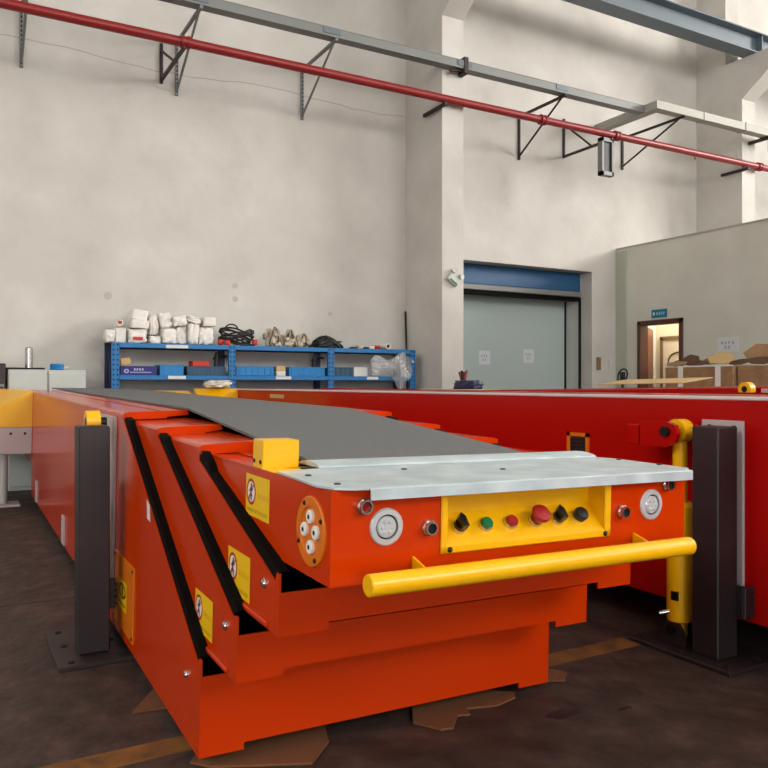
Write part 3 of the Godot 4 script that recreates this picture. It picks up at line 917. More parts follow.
			for k in 3:
				screw(tg, Vector3(lerpf(xi, xo, 0.15 + 0.3 * k), 0.60, tz - 0.004), Vector3.BACK, 0.01, M.black_metal)
			var fy: float = (rot.inverse() * Vector3(0, -at.y - (rot * Vector3(s * 0.95, 0, tz - 0.15)).y, 0)).y
			st = mb(); cyl(st, Vector3(s * 0.95, fy, tz - 0.15), Vector3(s * 0.95, 0.40, tz - 0.15), 0.05, 0.05, 14); obj("leg", st, M.cab_white, tg)
			st = mb(); box(st, Vector3(s * 0.95 - 0.16, fy, tz - 0.3), Vector3(s * 0.95 + 0.16, fy + 0.02, tz), 0.004); obj("foot_plate", st, M.pale_plate, tg)
			st = mb(); cyl(st, Vector3(s * 1.04, fy + 0.08, tz - 0.12), Vector3(s * 1.11, fy + 0.08, tz - 0.12), 0.06, 0.06, 16); obj("castor", st, M.rubber, tg)
		st = mb(); box(st, Vector3(-0.70, 0.3, tz - tl), Vector3(0.70, 1.01, tz), 0.004); obj("tail_box", st, body, tg)
	return t

func sticker(parent: Node3D, x: float, z0: float, z1: float, y0: float, y1: float, m: Material, called := "warning_sticker") -> void:
	var st := mb()
	decal(st, Vector3(x, y0, z0), Vector3(x, y0, z1), Vector3(x, y1, z1), Vector3(x, y1, z0), Vector3.LEFT)
	obj(called, st, m, parent)

func nose_details(t: Node3D, stages: Array) -> void:
	var st: SurfaceTool
	var zf: float = SF[3]
	var g: Node3D = stages[3]
	# galvanised deck plate with its folded lip
	var deck := node("deck_plate", t)
	st = mb()
	var poly := [Vector2(-0.60, 0.36), Vector2(-0.615, 0.66), Vector2(-0.595, 0.715), Vector2(-0.55, 0.74), Vector2(-0.50, 0.746), Vector2(0.596, 0.746), Vector2(0.598, 0.715), Vector2(0.632, 0.705), Vector2(0.638, 0.69), Vector2(0.638, 0.40), Vector2(0.61, 0.335), Vector2(-0.49, 0.335)]
	prism(st, poly, "y", 0.921, 0.926); obj("plate", st, M.steel, deck)
	st = mb()
	prism(st, [Vector2(0.746, 0.926), Vector2(0.750, 0.923), Vector2(0.751, 0.897), Vector2(0.747, 0.897), Vector2(0.746, 0.921)], "x", -0.515, 0.596); obj("folded_lip", st, M.steel, deck)
	st = mb()
	var bar := []
	for k in 9:
		var a := PI * k / 8.0
		bar.append(Vector2(0.255 + 0.075 * cos(a), 0.926 + 0.014 * sin(a)))
	prism(st, bar, "x", -0.46, 0.61); obj("transition_bar", st, M.steel, deck)
	for s in [[-0.559, 0.48], [-0.56, 0.659], [0.615, 0.43], [0.62, 0.60], [0.039, 0.534], [-0.241, 0.437]]:
		st = mb(); cyl(st, Vector3(s[0], 0.924, s[1]), Vector3(s[0], 0.929, s[1]), 0.010, 0.008, 10); obj("deck_screw", st, M.black_metal, deck)
	# yellow corner plate and sensor box
	st = mb(); box(st, Vector3(-0.601, 0.915, 0.235), Vector3(-0.44, 0.921, 0.335), 0.002); obj("corner_plate", st, M.yellow, g)
	var sb := node("sensor_box", t)
	st = mb(); box(st, Vector3(-0.597, 0.916, 0.155), Vector3(-0.484, 1.001, 0.238), 0.003); obj("cover", st, M.yellow, sb)
	for z in [0.17, 0.222]:
		screw(sb, Vector3(-0.597, 0.937, z), Vector3.LEFT, 0.005, M.black_metal, "screw")
	st = mb(); box(st, Vector3(-0.53, 0.916, 0.238), Vector3(-0.45, 0.921, 0.275), 0.002); obj("fixing_tab", st, M.yellow, sb)
	# headlights
	for s in [-1.0, 1.0]:
		var h := node("headlight", t)
		var c := Vector3(0.454 * s, 0.825, zf)
		st = mb(); lathe(st, [Vector2(0.046, 0), Vector2(0.046, 0.003), Vector2(0.043, 0.006), Vector2(0.031, 0.007), Vector2(0.031, 0.007), Vector2(0.030, -0.004)], c, c + Vector3.BACK, 32); obj("bezel", st, M.alu, h)
		st = mb(); lathe(st, [Vector2(0.0312, 0.001), Vector2(0.0265, 0.001)], c, c + Vector3.BACK, 24); obj("seal_ring", st, M.black_metal, h)
		st = mb(); lathe(st, [Vector2(0.0265, -0.003), Vector2(0.0265, 0.004), Vector2(0.023, 0.007), Vector2(0.0, 0.008)], c, c + Vector3.BACK, 24)
		for k in 6:
			var a := TAU * k / 6.0
			var q := c + Vector3(cos(a) * 0.014, sin(a) * 0.014, 0.006)
			lathe(st, [Vector2(0.006, 0), Vector2(0.004, 0.004), Vector2(0, 0.005)], q, q + Vector3.BACK, 8)
		obj("lens", st, M.lens, h)
	# photo sensors
	for p in [[-0.518, 0.879, true], [-0.334, 0.815, false], [0.332, 0.812, false], [0.518, 0.883, false]]:
		var s := node("photo_sensor", t)
		var c := Vector3(p[0], p[1], zf)
		st = mb(); lathe(st, [Vector2(0.022, 0), Vector2(0.022, 0.010), Vector2(0.019, 0.013), Vector2(0.017, 0.013)], c, c + Vector3.BACK, 6); obj("nut", st, M.chrome, s)
		st = mb(); lathe(st, [Vector2(0.017, 0.008), Vector2(0.017, 0.022), Vector2(0.013, 0.022), Vector2(0.013, 0.012)], c, c + Vector3.BACK, 18); obj("barrel", st, M.chrome, s)
		st = mb(); cyl(st, c + Vector3(0, 0, 0.006), c + Vector3(0, 0, 0.014), 0.013, 0.013, 14); obj("eye", st, M.dark_red if p[2] else M.dark_hole, s)
		if p[2]:
			st = mb(); cyl(st, c + Vector3(0.002, -0.006, 0.014), c + Vector3(0.002, -0.006, 0.017), 0.004, 0.003, 8); obj("pilot", st, M.red_cap, s)
	# control panel
	var cp := node("control_panel", t)
	st = mb()
	var zo := zf + 0.006
	box(st, Vector3(-0.297, 0.744, zf), Vector3(-0.276, 0.893, zo), 0.003)
	box(st, Vector3(0.263, 0.744, zf), Vector3(0.288, 0.893, zo), 0.003)
	box(st, Vector3(-0.297, 0.744, zf), Vector3(0.288, 0.764, zo), 0.003)
	obj("bezel", st, M.yellow, cp)
	st = mb()
	var a0 := Vector2(zo - 0.002, 0.764)
	var a1 := Vector2(zf - 0.064, 0.834)
	var a2 := Vector2(zf - 0.064, 0.895)
	prism(st, [a0, a1, a2, a2 + Vector2(-0.004, 0), a1 + Vector2(-0.004, -0.002), a0 + Vector2(-0.004, -0.005)], "x", -0.277, 0.265)
	box(st, Vector3(-0.279, 0.760, zf - 0.07), Vector3(-0.2765, 0.895, zf))
	box(st, Vector3(0.2635, 0.760, zf - 0.07), Vector3(0.266, 0.895, zf))
	obj("recess", st, M.yellow, cp)
	for x in [-0.27, 0.265]:
		screw(cp, Vector3(x, 0.754, zo), Vector3.BACK, 0.006, M.black_metal, "screw")
	var nrm := Vector3(0, 0.066, 0.072).normalized()
	var upp := Vector3(0, 0.072, -0.066).normalized()
	var xs := [-0.221, -0.136, -0.052, 0.034, 0.114, 0.194]
	for k in 6:
		var c := Vector3(xs[k], 0.799, zf - 0.030)
		var kind: String = ["selector", "green", "red", "stop", "selector", "dark"][k]
		var b := node({"selector": "selector_switch", "green": "push_button", "red": "push_button", "stop": "emergency_stop", "dark": "push_button"}[kind], cp)
		st = mb(); lathe(st, [Vector2(0.020, 0), Vector2(0.020, 0.006), Vector2(0.0185, 0.011), Vector2(0.016, 0.011)], c, c + nrm, 20); obj("collar", st, M.chrome, b)
		if kind == "stop":
			st = mb(); lathe(st, [Vector2(0.014, 0.006), Vector2(0.016, 0.020), Vector2(0.027, 0.034), Vector2(0.028, 0.040), Vector2(0.025, 0.045), Vector2(0, 0.047)], c, c + nrm, 24); obj("mushroom_cap", st, M.red_cap, b)
		elif kind == "selector":
			st = mb(); lathe(st, [Vector2(0.018, 0.008), Vector2(0.0175, 0.020), Vector2(0, 0.020)], c, c + nrm, 20)
			var xf := Transform3D(Basis(Vector3.RIGHT, upp, nrm), c)
			prism(st, [Vector2(-0.009, -0.017), Vector2(0.009, -0.017), Vector2(0.010, 0.012), Vector2(0, 0.025), Vector2(-0.010, 0.012)], "z", 0.018, 0.038, xf)
			obj("knob", st, M.black_cap, b)
		elif kind == "dark":
			st = mb(); lathe(st, [Vector2(0.020, 0.006), Vector2(0.0215, 0.020), Vector2(0.019, 0.026), Vector2(0, 0.027)], c, c + nrm, 22); obj("cap", st, M.grey_cap, b)
		else:
			st = mb(); lathe(st, [Vector2(0.0165, 0.008), Vector2(0.0165, 0.018), Vector2(0.0145, 0.021), Vector2(0, 0.021)], c, c + nrm, 20); obj("cap", st, M.green_cap if kind == "green" else M.red_cap, b)
	# bumper handle
	var hd := node("handle_bar", t)
	st = mb(); lathe(st, [Vector2(0, 0), Vector2(0.024, 0), Vector2(0.026, 0.003), Vector2(0.026, 1.060), Vector2(0.024, 1.063), Vector2(0, 1.063)], Vector3(-0.555, 0.716, 0.816), Vector3(0.508, 0.716, 0.816), 28); obj("tube", st, M.yellow, hd)
	for x in [-0.375, 0.385]:
		st = mb(); prism(st, [Vector2(zf, 0.745), Vector2(zf + 0.075, 0.725), Vector2(zf + 0.08, 0.71), Vector2(zf, 0.70)], "x", x - 0.003, x + 0.003); obj("gusset", st, M.yellow, hd)
	# round service plate on the left side
	var c2 := Vector3(-0.602, 0.806, 0.607)
	var sp := node("service_plate", t)
	st = mb(); lathe(st, [Vector2(0.087, 0), Vector2(0.087, 0.004), Vector2(0.084, 0.006), Vector2(0.062, 0.006), Vector2(0.062, 0.006), Vector2(0.060, 0.0015), Vector2(0, 0.0015)], c2, c2 + Vector3.LEFT, 36); obj("disc", st, M.amber, sp)
	for k in 4:
		var p: Vector2 = [Vector2(0.0, 0.036), Vector2(-0.034, 0.0), Vector2(0.034, 0.002), Vector2(0.004, -0.038)][k]
		var q := c2 + Vector3(0, p.y, p.x)
		var so := node("socket", sp)
		st = mb()
		lathe(st, [Vector2(0.0175, 0), Vector2(0.0175, 0.008), Vector2(0.015, 0.010), Vector2(0.006, 0.010), Vector2(0.006, 0.010), Vector2(0.006, 0.004), Vector2(0, 0.004)], q, q + Vector3.LEFT, 18)
		so.queue_free()
		obj("socket", st, M.white_pack, sp)
		st = mb(); cyl(st, q + Vector3(-0.003, 0, 0), q + Vector3(-0.0105, 0, 0), 0.0062, 0.0062, 10); obj("socket_hole", st, M.dark_hole, sp)
	for k in 4:
		var a := TAU * (k + 0.5) / 4.0 - 0.3
		screw(sp, c2 + Vector3(-0.006, sin(a) * 0.074, cos(a) * 0.074), Vector3.LEFT, 0.005, M.black_metal, "screw")
	# stickers on the sides
	sticker(stages[3], -0.6035, 0.118, 0.316, 0.774, 0.896, M.climb)
	sticker(stages[2], -0.6345, 0.055, 0.255, 0.538, 0.668, M.climb)
	sticker(stages[1], -0.6665, -0.187, 0.010, 0.355, 0.484, M.climb)
	st = mb(); decal(st, Vector3(-0.6985, 0.615, -0.79), Vector3(-0.6985, 0.610, -0.73), Vector3(-0.6985, 0.675, -0.745), Vector3(-0.6985, 0.69, -0.80), Vector3.LEFT); obj("white_label", st, M.white_paper, stages[0])
	# access panel on the base stage
	var ap := node("access_panel", t)
	st = mb(); box(st, Vector3(-0.704, 0.045, -1.44), Vector3(-0.698, 0.368, -1.0), 0.002); obj("panel", st, M.amber, ap)
	sticker(ap, -0.7048, -1.33, -1.14, 0.137, 0.266, M.small, "caution_sticker")
	for z in [-1.42, -1.02]:
		for y in [0.065, 0.35]:
			screw(ap, Vector3(-0.704, y, z), Vector3.LEFT, 0.006, M.black_metal, "screw")
	# mounting plate beside the post, small brackets low on the side
	st = mb(); box(st, Vector3(-0.712, 0.15, -1.95), Vector3(-0.698, 0.985, -1.47), 0.003); obj("mounting_plate", st, M.pale_plate, t)
	for k in 3:
		screw(t, Vector3(-0.712, 0.9 - 0.32 * k, -1.60), Vector3.LEFT, 0.01, M.black_metal)
	for z in [-5.42, -3.4]:
		st = mb(); box(st, Vector3(-0.708, 0.01, z - 0.07), Vector3(-0.698, 0.205, z + 0.07), 0.002); obj("side_bracket", st, M.pale_plate, t)

# floor post with its hydraulic cylinder: p = outer front corner on the floor
func support_post(label: String, p: Vector3, gap: float, eye_y: float, full: bool) -> void:
	var t := thing("support_post", label, "post", p, "floor posts beside the conveyors")
	var w := 0.13
	var st := mb(); box(st, Vector3(-0.075 if full else -0.095, 0, -0.43), Vector3(w + gap * 0.5 + 0.1, 0.02, 0.115), 0.003); obj("base_plate", st, M.post, t)
	for x in [-0.04, 0.16]:
		for z in [-0.38, -0.16, 0.07]:
			st = mb(); cyl(st, Vector3(x, 0.02, z), Vector3(x, 0.024, z), 0.014, 0.014, 10); obj("bolt_hole", st, M.dark_hole, t)
	st = mb(); box(st, Vector3(0, 0.02, -0.135), Vector3(w, 1.015, 0), 0.006); obj("tube", st, M.post, t)
	# bracket linking the post to the conveyor
	var bx := w + gap
	st = mb()
	var zb := 0.045 if full else -0.06
	box(st, Vector3(w - 0.012, 0.19, zb - 0.12), Vector3(w + 0.014, 0.325, zb - 0.01), 0.004)
	box(st, Vector3(w - 0.012, 0.19, zb - 0.012), Vector3(bx - 0.006, 0.325, zb), 0.004)
	obj("bracket", st, M.post, t)
	for k in 4:
		st = mb(); cyl(st, Vector3(w + 0.032, 0.215 + k * 0.028, zb - 0.001), Vector3(w + 0.032, 0.215 + k * 0.028, zb + 0.002), 0.007, 0.007, 8); obj("bracket_hole", st, M.dark_hole, t)
	# hydraulic cylinder standing behind the post
	var c := thing("hydraulic_cylinder", label.replace("dark steel floor post", "yellow hydraulic cylinder beside the dark post"), "cylinder", p + Vector3(0.07 if full else 0.095, 0.02, -0.255), "hydraulic cylinders of the conveyors")
	st = mb()
	for s in [-1.0, 1.0]:
		prism(st, [Vector2(-0.06, 0), Vector2(0.07, 0), Vector2(0.07, 0.05), Vector2(0.03, 0.10), Vector2(-0.03, 0.10), Vector2(-0.06, 0.05)], "x", s * 0.045 - 0.008, s * 0.045 + 0.008)
		obj("foot_clevis", st, M.post, c)
		st = mb()
	st = mb(); cyl(st, Vector3(-0.065, 0.06, 0), Vector3(0.065, 0.06, 0), 0.024, 0.024, 16); obj("foot_pin", st, M.black_metal, c)
	st = mb(); lathe(st, [Vector2(0, 0.02), Vector2(0.034, 0.02), Vector2(0.034, 0.09), Vector2(0.056, 0.10), Vector2(0.058, 0.12), Vector2(0.058, 0.62), Vector2(0.05, 0.64), Vector2(0.035, 0.64)], Vector3.ZERO, Vector3(0, 1, 0), 24); obj("barrel", st, M.yellow, c)
	var ey := eye_y - 0.02
	st = mb(); cyl(st, Vector3(0, 0.64, 0), Vector3(0, ey, 0), 0.032, 0.032, 18); obj("rod", st, M.yellow, c)
	st = mb(); cyl(st, Vector3(-0.03, ey, 0), Vector3(0.03, ey, 0), 0.055, 0.055, 22); obj("rod_eye", st, M.yellow, c)
	st = mb(); cyl(st, Vector3(-0.11 if full else -0.032, ey, 0), Vector3(0.062, ey, 0), 0.024, 0.024, 16); obj("pin", st, M.black_metal, c)
	st = mb(); box(st, Vector3(-0.061, 0.20, 0.0), Vector3(-0.05, 0.24, 0.035)); obj("port_block", st, M.black_metal, c)
	if full:
		st = mb(); cyl(st, Vector3(-0.05, 0.14, -0.02), Vector3(-0.085, 0.13, -0.045), 0.012, 0.01, 8); obj("hose_fitting", st, M.chrome, c)

func make_conveyors() -> void:
	var q := Basis(Vector3.UP, deg_to_rad(-0.413)) * Basis(Vector3.RIGHT, deg_to_rad(0.693)) * Basis(Vector3.BACK, deg_to_rad(-0.897))
	var c1 := conveyor("orange telescopic belt conveyor with yellow handle bar and control panel", Vector3(1.375, 0.03, -2.361), q, M.orange, -6.0, {"nose": true, "tail": 1.05})
	support_post("dark steel floor post on the left of the orange conveyor", Vector3(0.497, 0, -3.578), 0.04, 1.02, false)
	# second conveyor
	var c2 := conveyor("long red conveyor running behind the orange one, pale plate on side", Vector3(3.748, 0.125, -0.3), Basis.IDENTITY, M.red, -8.7, {"tail": 0.4, "belt_y": 1.0, "bottom": 0.037})
	support_post("dark steel floor post standing against the long red conveyor", Vector3(2.858, 0, -2.176), 0.06, 0.985, true)
	var st := mb(); box(st, Vector3(-0.712, 0.18, -2.10), Vector3(-0.698, 0.912, -1.885), 0.003)
	obj("mounting_plate", st, M.pale_plate, c2)
	for z in [-2.055, -1.93]:
		screw(c2, Vector3(-0.712, 0.875, z), Vector3.LEFT, 0.013, M.black_metal)
	# clevis that carries the cylinder
	st = mb()
	for x in [-0.90, -0.765]:
		st = mb(); prism(st, [Vector2(-2.29, 0.79), Vector2(-2.29, 0.90), Vector2(-2.13, 0.905), Vector2(-2.085, 0.89), Vector2(-2.07, 0.85), Vector2(-2.085, 0.81), Vector2(-2.13, 0.79)], "x", x - 0.012, x + 0.012); obj("cylinder_clevis", st, M.red, c2)
	st = mb(); box(st, Vector3(-0.912, 0.79, -2.36), Vector3(-0.698, 0.885, -2.28), 0.004); obj("clevis_block", st, M.red, c2)
	st = mb(); box(st, Vector3(-0.704, 1.003, -8.7), Vector3(-0.66, 1.02, -1.31), 0.004); obj("edge_glint", st, M.glint_silver, c2)  # pale strip paints the window light reflected along the top edge
	st = mb(); box(st, Vector3(-0.7, 0.925, -7.63), Vector3(-0.698, 0.965, -7.23)); obj("tan_label", st, M.card_pale, c2)
	# framed vent on its side
	var v := node("vent_panel", c2)
	st = mb()
	box(st, Vector3(-0.706, 0.66, -3.00), Vector3(-0.698, 0.805, -2.975)); box(st, Vector3(-0.706, 0.66, -2.855), Vector3(-0.698, 0.805, -2.83))
	box(st, Vector3(-0.706, 0.785, -3.0), Vector3(-0.698, 0.805, -2.83)); box(st, Vector3(-0.706, 0.66, -3.0), Vector3(-0.698, 0.68, -2.83))
	obj("vent_frame", st, M.amber, v)
	st = mb(); box(st, Vector3(-0.703, 0.68, -2.975), Vector3(-0.698, 0.785, -2.855)); obj("vent_back", st, M.black_metal, v)
	for k in 5:
		st = mb(); box(st, Vector3(-0.7055, 0.69 + k * 0.02, -2.965), Vector3(-0.703, 0.70 + k * 0.02, -2.87)); obj("vent_slat", st, M.post, v)
	# third conveyor
	var q3 := Basis(Vector3.RIGHT, deg_to_rad(-0.9))
	var c3 := conveyor("farther red conveyor with only its top edge showing below the cartons", Vector3(6.118, 0.204, -1.2), q3, M.red, -7.3, {"belt_y": 1.0})
	support_post("dark steel floor post at the farther red conveyor near cartons", Vector3(5.23, 0, -3.545), 0.06, 1.16, false)
	st = mb(); box(st, Vector3(-0.716, 0.3, -2.52), Vector3(-0.698, 1.0, -2.2), 0.003); obj("mounting_plate", st, M.pale_plate, c3)

# ---------------------------------------------------------------- rack and its contents
func open_bin(called: String, label: String, r: Array, z0: float, z1: float, m: Material, group: String, ribs := 5) -> void:
	var t := thing(called, label, "bin", Vector3((r[0] + r[2]) / 2, r[1], (z0 + z1) / 2), group)
	var hx: float = (r[2] - r[0]) / 2
	var h: float = r[3] - r[1]
	var hz := (z1 - z0) / 2
	var st := mb()
	box(st, Vector3(-hx, 0, -hz), Vector3(hx, 0.006, hz))
	box(st, Vector3(-hx, 0, hz - 0.006), Vector3(hx, h, hz), 0.002)
	box(st, Vector3(-hx, 0, -hz), Vector3(hx, h, -hz + 0.006), 0.002)
	box(st, Vector3(-hx, 0, -hz), Vector3(-hx + 0.006, h, hz), 0.002)
	box(st, Vector3(hx - 0.006, 0, -hz), Vector3(hx, h, hz), 0.002)
	obj("shell", st, m, t)
	st = mb(); box(st, Vector3(-hx - 0.006, h - 0.014, hz), Vector3(hx + 0.006, h, hz + 0.007), 0.002); obj("rim", st, m, t)
	for k in ribs:
		var x := -hx + (k + 0.5) * 2 * hx / ribs
		st = mb(); box(st, Vector3(x - 0.005, 0, hz), Vector3(x + 0.005, h - 0.014, hz + 0.005)); obj("rib", st, m, t)

func make_rack() -> void:
	var t := thing("storage_rack", "blue steel storage rack with two shelves against the back wall", "rack", Vector3(0, 0, 0))
	var xs := [1.755, 3.20, 4.61, 5.93]
	var st: SurfaceTool
	for x in xs:
		for z in [-9.68, -10.13]:
			st = mb(); box(st, Vector3(x - 0.045, 0, z - 0.03), Vector3(x + 0.045, 1.80 if z < -10 and x < 2 else 1.697, z + 0.02), 0.004); obj("post", st, M.rack_blue if z > -10 else M.navy_and_rack_shade, t)  # rear posts darker: shade at the rack back put into the colour
		st = mb()
		var y := 0.1
		while y < 1.68:
			for dx in [-0.022, 0.022]:
				box(st, Vector3(x + dx - 0.008, y, -9.660), Vector3(x + dx + 0.008, y + 0.022, -9.6585))
			y += 0.06
		obj("post_slots", st, M.dark_hole, t).set_meta("kind", "stuff")
	for lv in [0.25, 0.72, 1.25, 1.64]:
		for k in 3:
			var a: float = xs[k] + 0.045
			var b: float = xs[k + 1] - 0.045
			st = mb(); box(st, Vector3(a, lv, -9.70), Vector3(b, lv + 0.058, -9.665), 0.004); obj("beam", st, M.rack_blue, t)
			st = mb(); box(st, Vector3(a, lv, -10.14), Vector3(b, lv + 0.058, -10.11), 0.004); obj("beam", st, M.navy_and_rack_shade, t)  # rear beams carry the same painted shade
			st = mb(); box(st, Vector3(a, lv + 0.045, -10.11), Vector3(b, lv + 0.058, -9.70)); obj("shelf_board", st, M.rack_blue, t)
	for r in [[2.355, 1.645, 2.63], [2.38, 1.262, 2.60], [3.80, 1.262, 4.02], [5.17, 1.262, 5.35]]:
		st = mb(); box(st, Vector3(r[0], r[1], -9.665), Vector3(r[2], r[1] + 0.04, -9.663)); obj("shelf_label", st, M.white_paper, t)
	for x in [1.755, 5.93]:
		st = mb(); cyl(st, Vector3(x, 0.3, -9.72), Vector3(x, 1.6, -10.1), 0.012, 0.012, 6); obj("side_brace", st, M.navy_and_rack_shade, t)
	# white wrapped packs heaped on the top shelf
	var W := [[1.648, 1.699, 1.763, 1.86], [1.774, 1.699, 1.903, 1.888], [1.786, 1.888, 1.868, 1.985], [1.915, 1.699, 2.153, 1.881], [1.95, 1.881, 2.165, 1.985], [1.974, 1.985, 2.165, 2.115], [2.177, 1.80, 2.286, 2.075], [2.177, 1.699, 2.323, 1.80], [2.323, 1.699, 2.509, 1.896], [2.30, 1.896, 2.459, 2.104], [2.509, 1.699, 2.645, 1.927], [2.462, 1.927, 2.648, 2.063], [2.648, 1.699, 2.795, 1.97], [2.798, 1.699, 2.996, 1.94], [2.655, 1.97, 2.84, 2.059], [2.853, 1.94, 3.009, 2.055]]
	var words := ["dull white pack at the very end of the rack", "upright white pack second from the rack end", "small pack with red print atop an upright pack", "white pack with red patch lying at bottom of the heap", "flat white pack in the middle of a three-pack pile", "white pack topmost of a three-pack pile", "tall narrow white pack leaning beside the pile", "low white pack under the tall narrow one", "bulging white pack under crumpled film", "crumpled film-wrapped pack at the highest point of heap", "upright white bundle in the middle of the heap", "rounded white bundle lying across two upright ones", "tallest upright white bundle near heap's right", "wide white bundle at the right foot of the heap", "tilted slim white pack on top of the upright bundles", "small square white carton on the last bundle"]
	for i in W.size():
		var r: Array = W[i]
		st = mb()
		var boxy: bool = i in [1, 4, 5, 15]
		var d := 0.20 + 0.02 * (i % 4)
		var zc := -9.72 - d * 0.5 - 0.02 * ((i * 7) % 4)
		var pc := Vector3((r[0] + r[2]) * 0.5, (r[1] + r[3]) * 0.5, zc)
		var hs := Vector3(r[2] - r[0], r[3] - r[1], d) * 0.5
		var tilt: float = {4: -0.06, 5: -0.14, 9: 0.2, 11: 0.12, 14: -0.3, 15: 0.02, 6: 0.06}.get(i, 0.0 if r[1] < 1.75 else 0.03 * sin(i * 2.3))
		blob(st, -hs, hs, 10 + i, 0.06 if boxy else 0.22, 0.06 if boxy else 0.2, 8, Transform3D(Basis(Vector3.BACK, tilt), pc))
		var o := soft_obj("wrapped_pack", st, M.white_pack)
		tag(o, words[i], "pack", "white packs heaped on the rack")
		if i == 2 or i == 3:
			st = mb(); box(st, Vector3(r[0] + 0.25 * (r[2] - r[0]), r[1] + 0.04, zc + d * 0.5 - 0.01), Vector3(r[0] + 0.75 * (r[2] - r[0]), r[1] + 0.08, zc + d * 0.5 + 0.003), 0.004); obj("red_patch", st, M.coral, o)
	# coil of black cable with red ends
	var rng := RandomNumberGenerator.new()
	rng.seed = 9
	var c := thing("cable_coil", "tangled coil of black cable with red plugs on the rack", "cable", Vector3(3.32, 1.70, -9.86))
	for k in 9:
		var pts := []
		var rx := rng.randf_range(0.17, 0.25)
		var yy := 0.03 + k * 0.022
		var tl := rng.randf_range(-0.25, 0.25)
		for j in 19:
			var a := TAU * j / 18.0
			pts.append(Vector3(rx * cos(a) + rng.randf_range(-0.01, 0.01), maxf(0.015, yy + tl * 0.2 * cos(a) + 0.02 * sin(a * 3 + k)), 0.10 * sin(a)))
		st = mb(); tube(st, pts, 0.013, 6); obj("cable_loop", st, M.cable_black, c)
	for p in [Vector3(-0.24, 0.04, 0.08), Vector3(-0.16, 0.03, 0.12), Vector3(0.22, 0.05, 0.1)]:
		st = mb(); blob(st, p - Vector3(0.035, 0.035, 0.03), p + Vector3(0.035, 0.04, 0.03), 5, 0.5, 0.2, 4); soft_obj("plug", st, M.coral, c)
	var arc := []
	for j in 11:
		var a := PI * j / 10.0
		arc.append(Vector3(-0.17 + 0.08 - 0.09 * cos(a), 0.2 + 0.08 * sin(a), 0.08))
	st = mb(); tube(st, arc, 0.010, 6); obj("cable_end", st, M.cable_black, c)
	# beige bundles of wiring
	for b in 3:
		var bx: float = [3.83, 4.05, 4.25][b]
		var hh: float = [0.29, 0.26, 0.2][b]
		var w := thing("wire_bundle", ["tall beige bundle of tied wiring next to the black coil", "beige wiring bundle between two others on the rack", "low beige wiring bundle next to the black cable heap"][b], "wire bundle", Vector3(bx, 1.70, -9.86), "beige wiring bundles")
		for k in 20:
			var p := Vector3(rng.randf_range(-0.075, 0.075), rng.randf_range(0.03, hh - 0.03), rng.randf_range(-0.06, 0.1))
			var rr := rng.randf_range(0.025, 0.05)
			p.y = maxf(p.y * (1.0 - absf(p.x) * 3.0), rr * 0.8)
			st = mb(); blob(st, p - Vector3.ONE * rr, p + Vector3.ONE * rr, 40 + k + b * 10, 0.5, 0.5, 5); soft_obj("strand", st, M.beige, w)
		for k in 5:
			var pts := []
			var ang := rng.randf_range(0, PI)
			for j in 8:
				var u := j / 7.0
				pts.append(Vector3(lerpf(-0.11, 0.11, u) * cos(ang) , 0.03 + hh * 0.85 * sin(PI * u) * rng.randf_range(0.8, 1.0), 0.08 + 0.03 * sin(u * 5.0)))
			st = mb(); tube(st, pts, 0.007, 5); obj("wire", st, M.cable_black if k < 2 else M.beige, w)
	# heap of black cable
	var h := thing("cable_heap", "flat heap of thick black cable on the rack near the tube", "cable", Vector3(4.66, 1.70, -9.86))
	for k in 8:
		var pts := []
		for j in 11:
			var u := j / 10.0
			pts.append(Vector3(lerpf(-0.27 + k * 0.012, 0.27 - k * 0.02, u), maxf(0.016, 0.02 + (0.16 - k * 0.012) * sin(PI * pow(u, 0.9 + 0.06 * k)) * rng.randf_range(0.85, 1.0)), -0.08 + k * 0.022))
		st = mb(); tube(st, pts, 0.015, 6); obj("cable_loop", st, M.cable_black, h)
	st = mb(); blob(st, Vector3(-0.23, 0, -0.08), Vector3(0.2, 0.11, 0.08), 77, 0.5, 0.3, 8); soft_obj("cable_mass", st, M.cable_black, h)
	# cardboard tube, small parts
	st = mb(); lathe(st, [Vector2(0.030, 0), Vector2(0.042, 0), Vector2(0.042, 0), Vector2(0.042, 0.42), Vector2(0.042, 0.42), Vector2(0.030, 0.42), Vector2(0.030, 0.42), Vector2(0.030, 0)], Vector3(5.53, 1.742, -9.68), Vector3(5.53, 1.742, -10.1), 20)
	var tu := obj("cardboard_tube", st, M.white_pack)
	tag(tu, "pale tube lying end-on at the right of the top shelf", "tube")
	st = mb(); cyl(st, Vector3(5.53, 1.742, -9.72), Vector3(5.53, 1.742, -9.73), 0.0295, 0.0295, 16); obj("tube_bore", st, M.dark_hole, tu)
	for k in 5:
		var x := 5.02 + k * 0.09
		st = mb(); blob(st, Vector3(x - 0.05, 1.698, -9.85), Vector3(x + 0.05, 1.698 + [0.03, 0.05, 0.03, 0.045, 0.06][k], -9.72), 90 + k, 0.35, 0.3, 4)
		var o := soft_obj("small_part", st, [M.card_dark_and_shade, M.beige, M.black_metal, M.white_pack, M.coral][k])
		tag(o, ["small brown part on top shelf next to the cable heap", "small beige part lying on the top shelf", "small black part lying on the top shelf", "small white part lying near the pale tube", "small coral part touching the pale tube"][k], "part", "small parts on the top shelf")
	# lower shelf
	var zf := -9.71
	st = mb(); box(st, Vector3(1.82, 1.308, zf - 0.3), Vector3(2.25, 1.420, zf), 0.003)
	var bc := obj("blue_carton", st, M.navy_and_rack_shade)
	tag(bc, "dark blue carton with white print on the lower shelf", "carton")
	st = mb(); decal(st, Vector3(1.822, 1.31, zf + 0.001), Vector3(2.248, 1.31, zf + 0.001), Vector3(2.248, 1.418, zf + 0.001), Vector3(1.822, 1.418, zf + 0.001), Vector3.BACK); obj("carton_print", st, M.carton, bc)
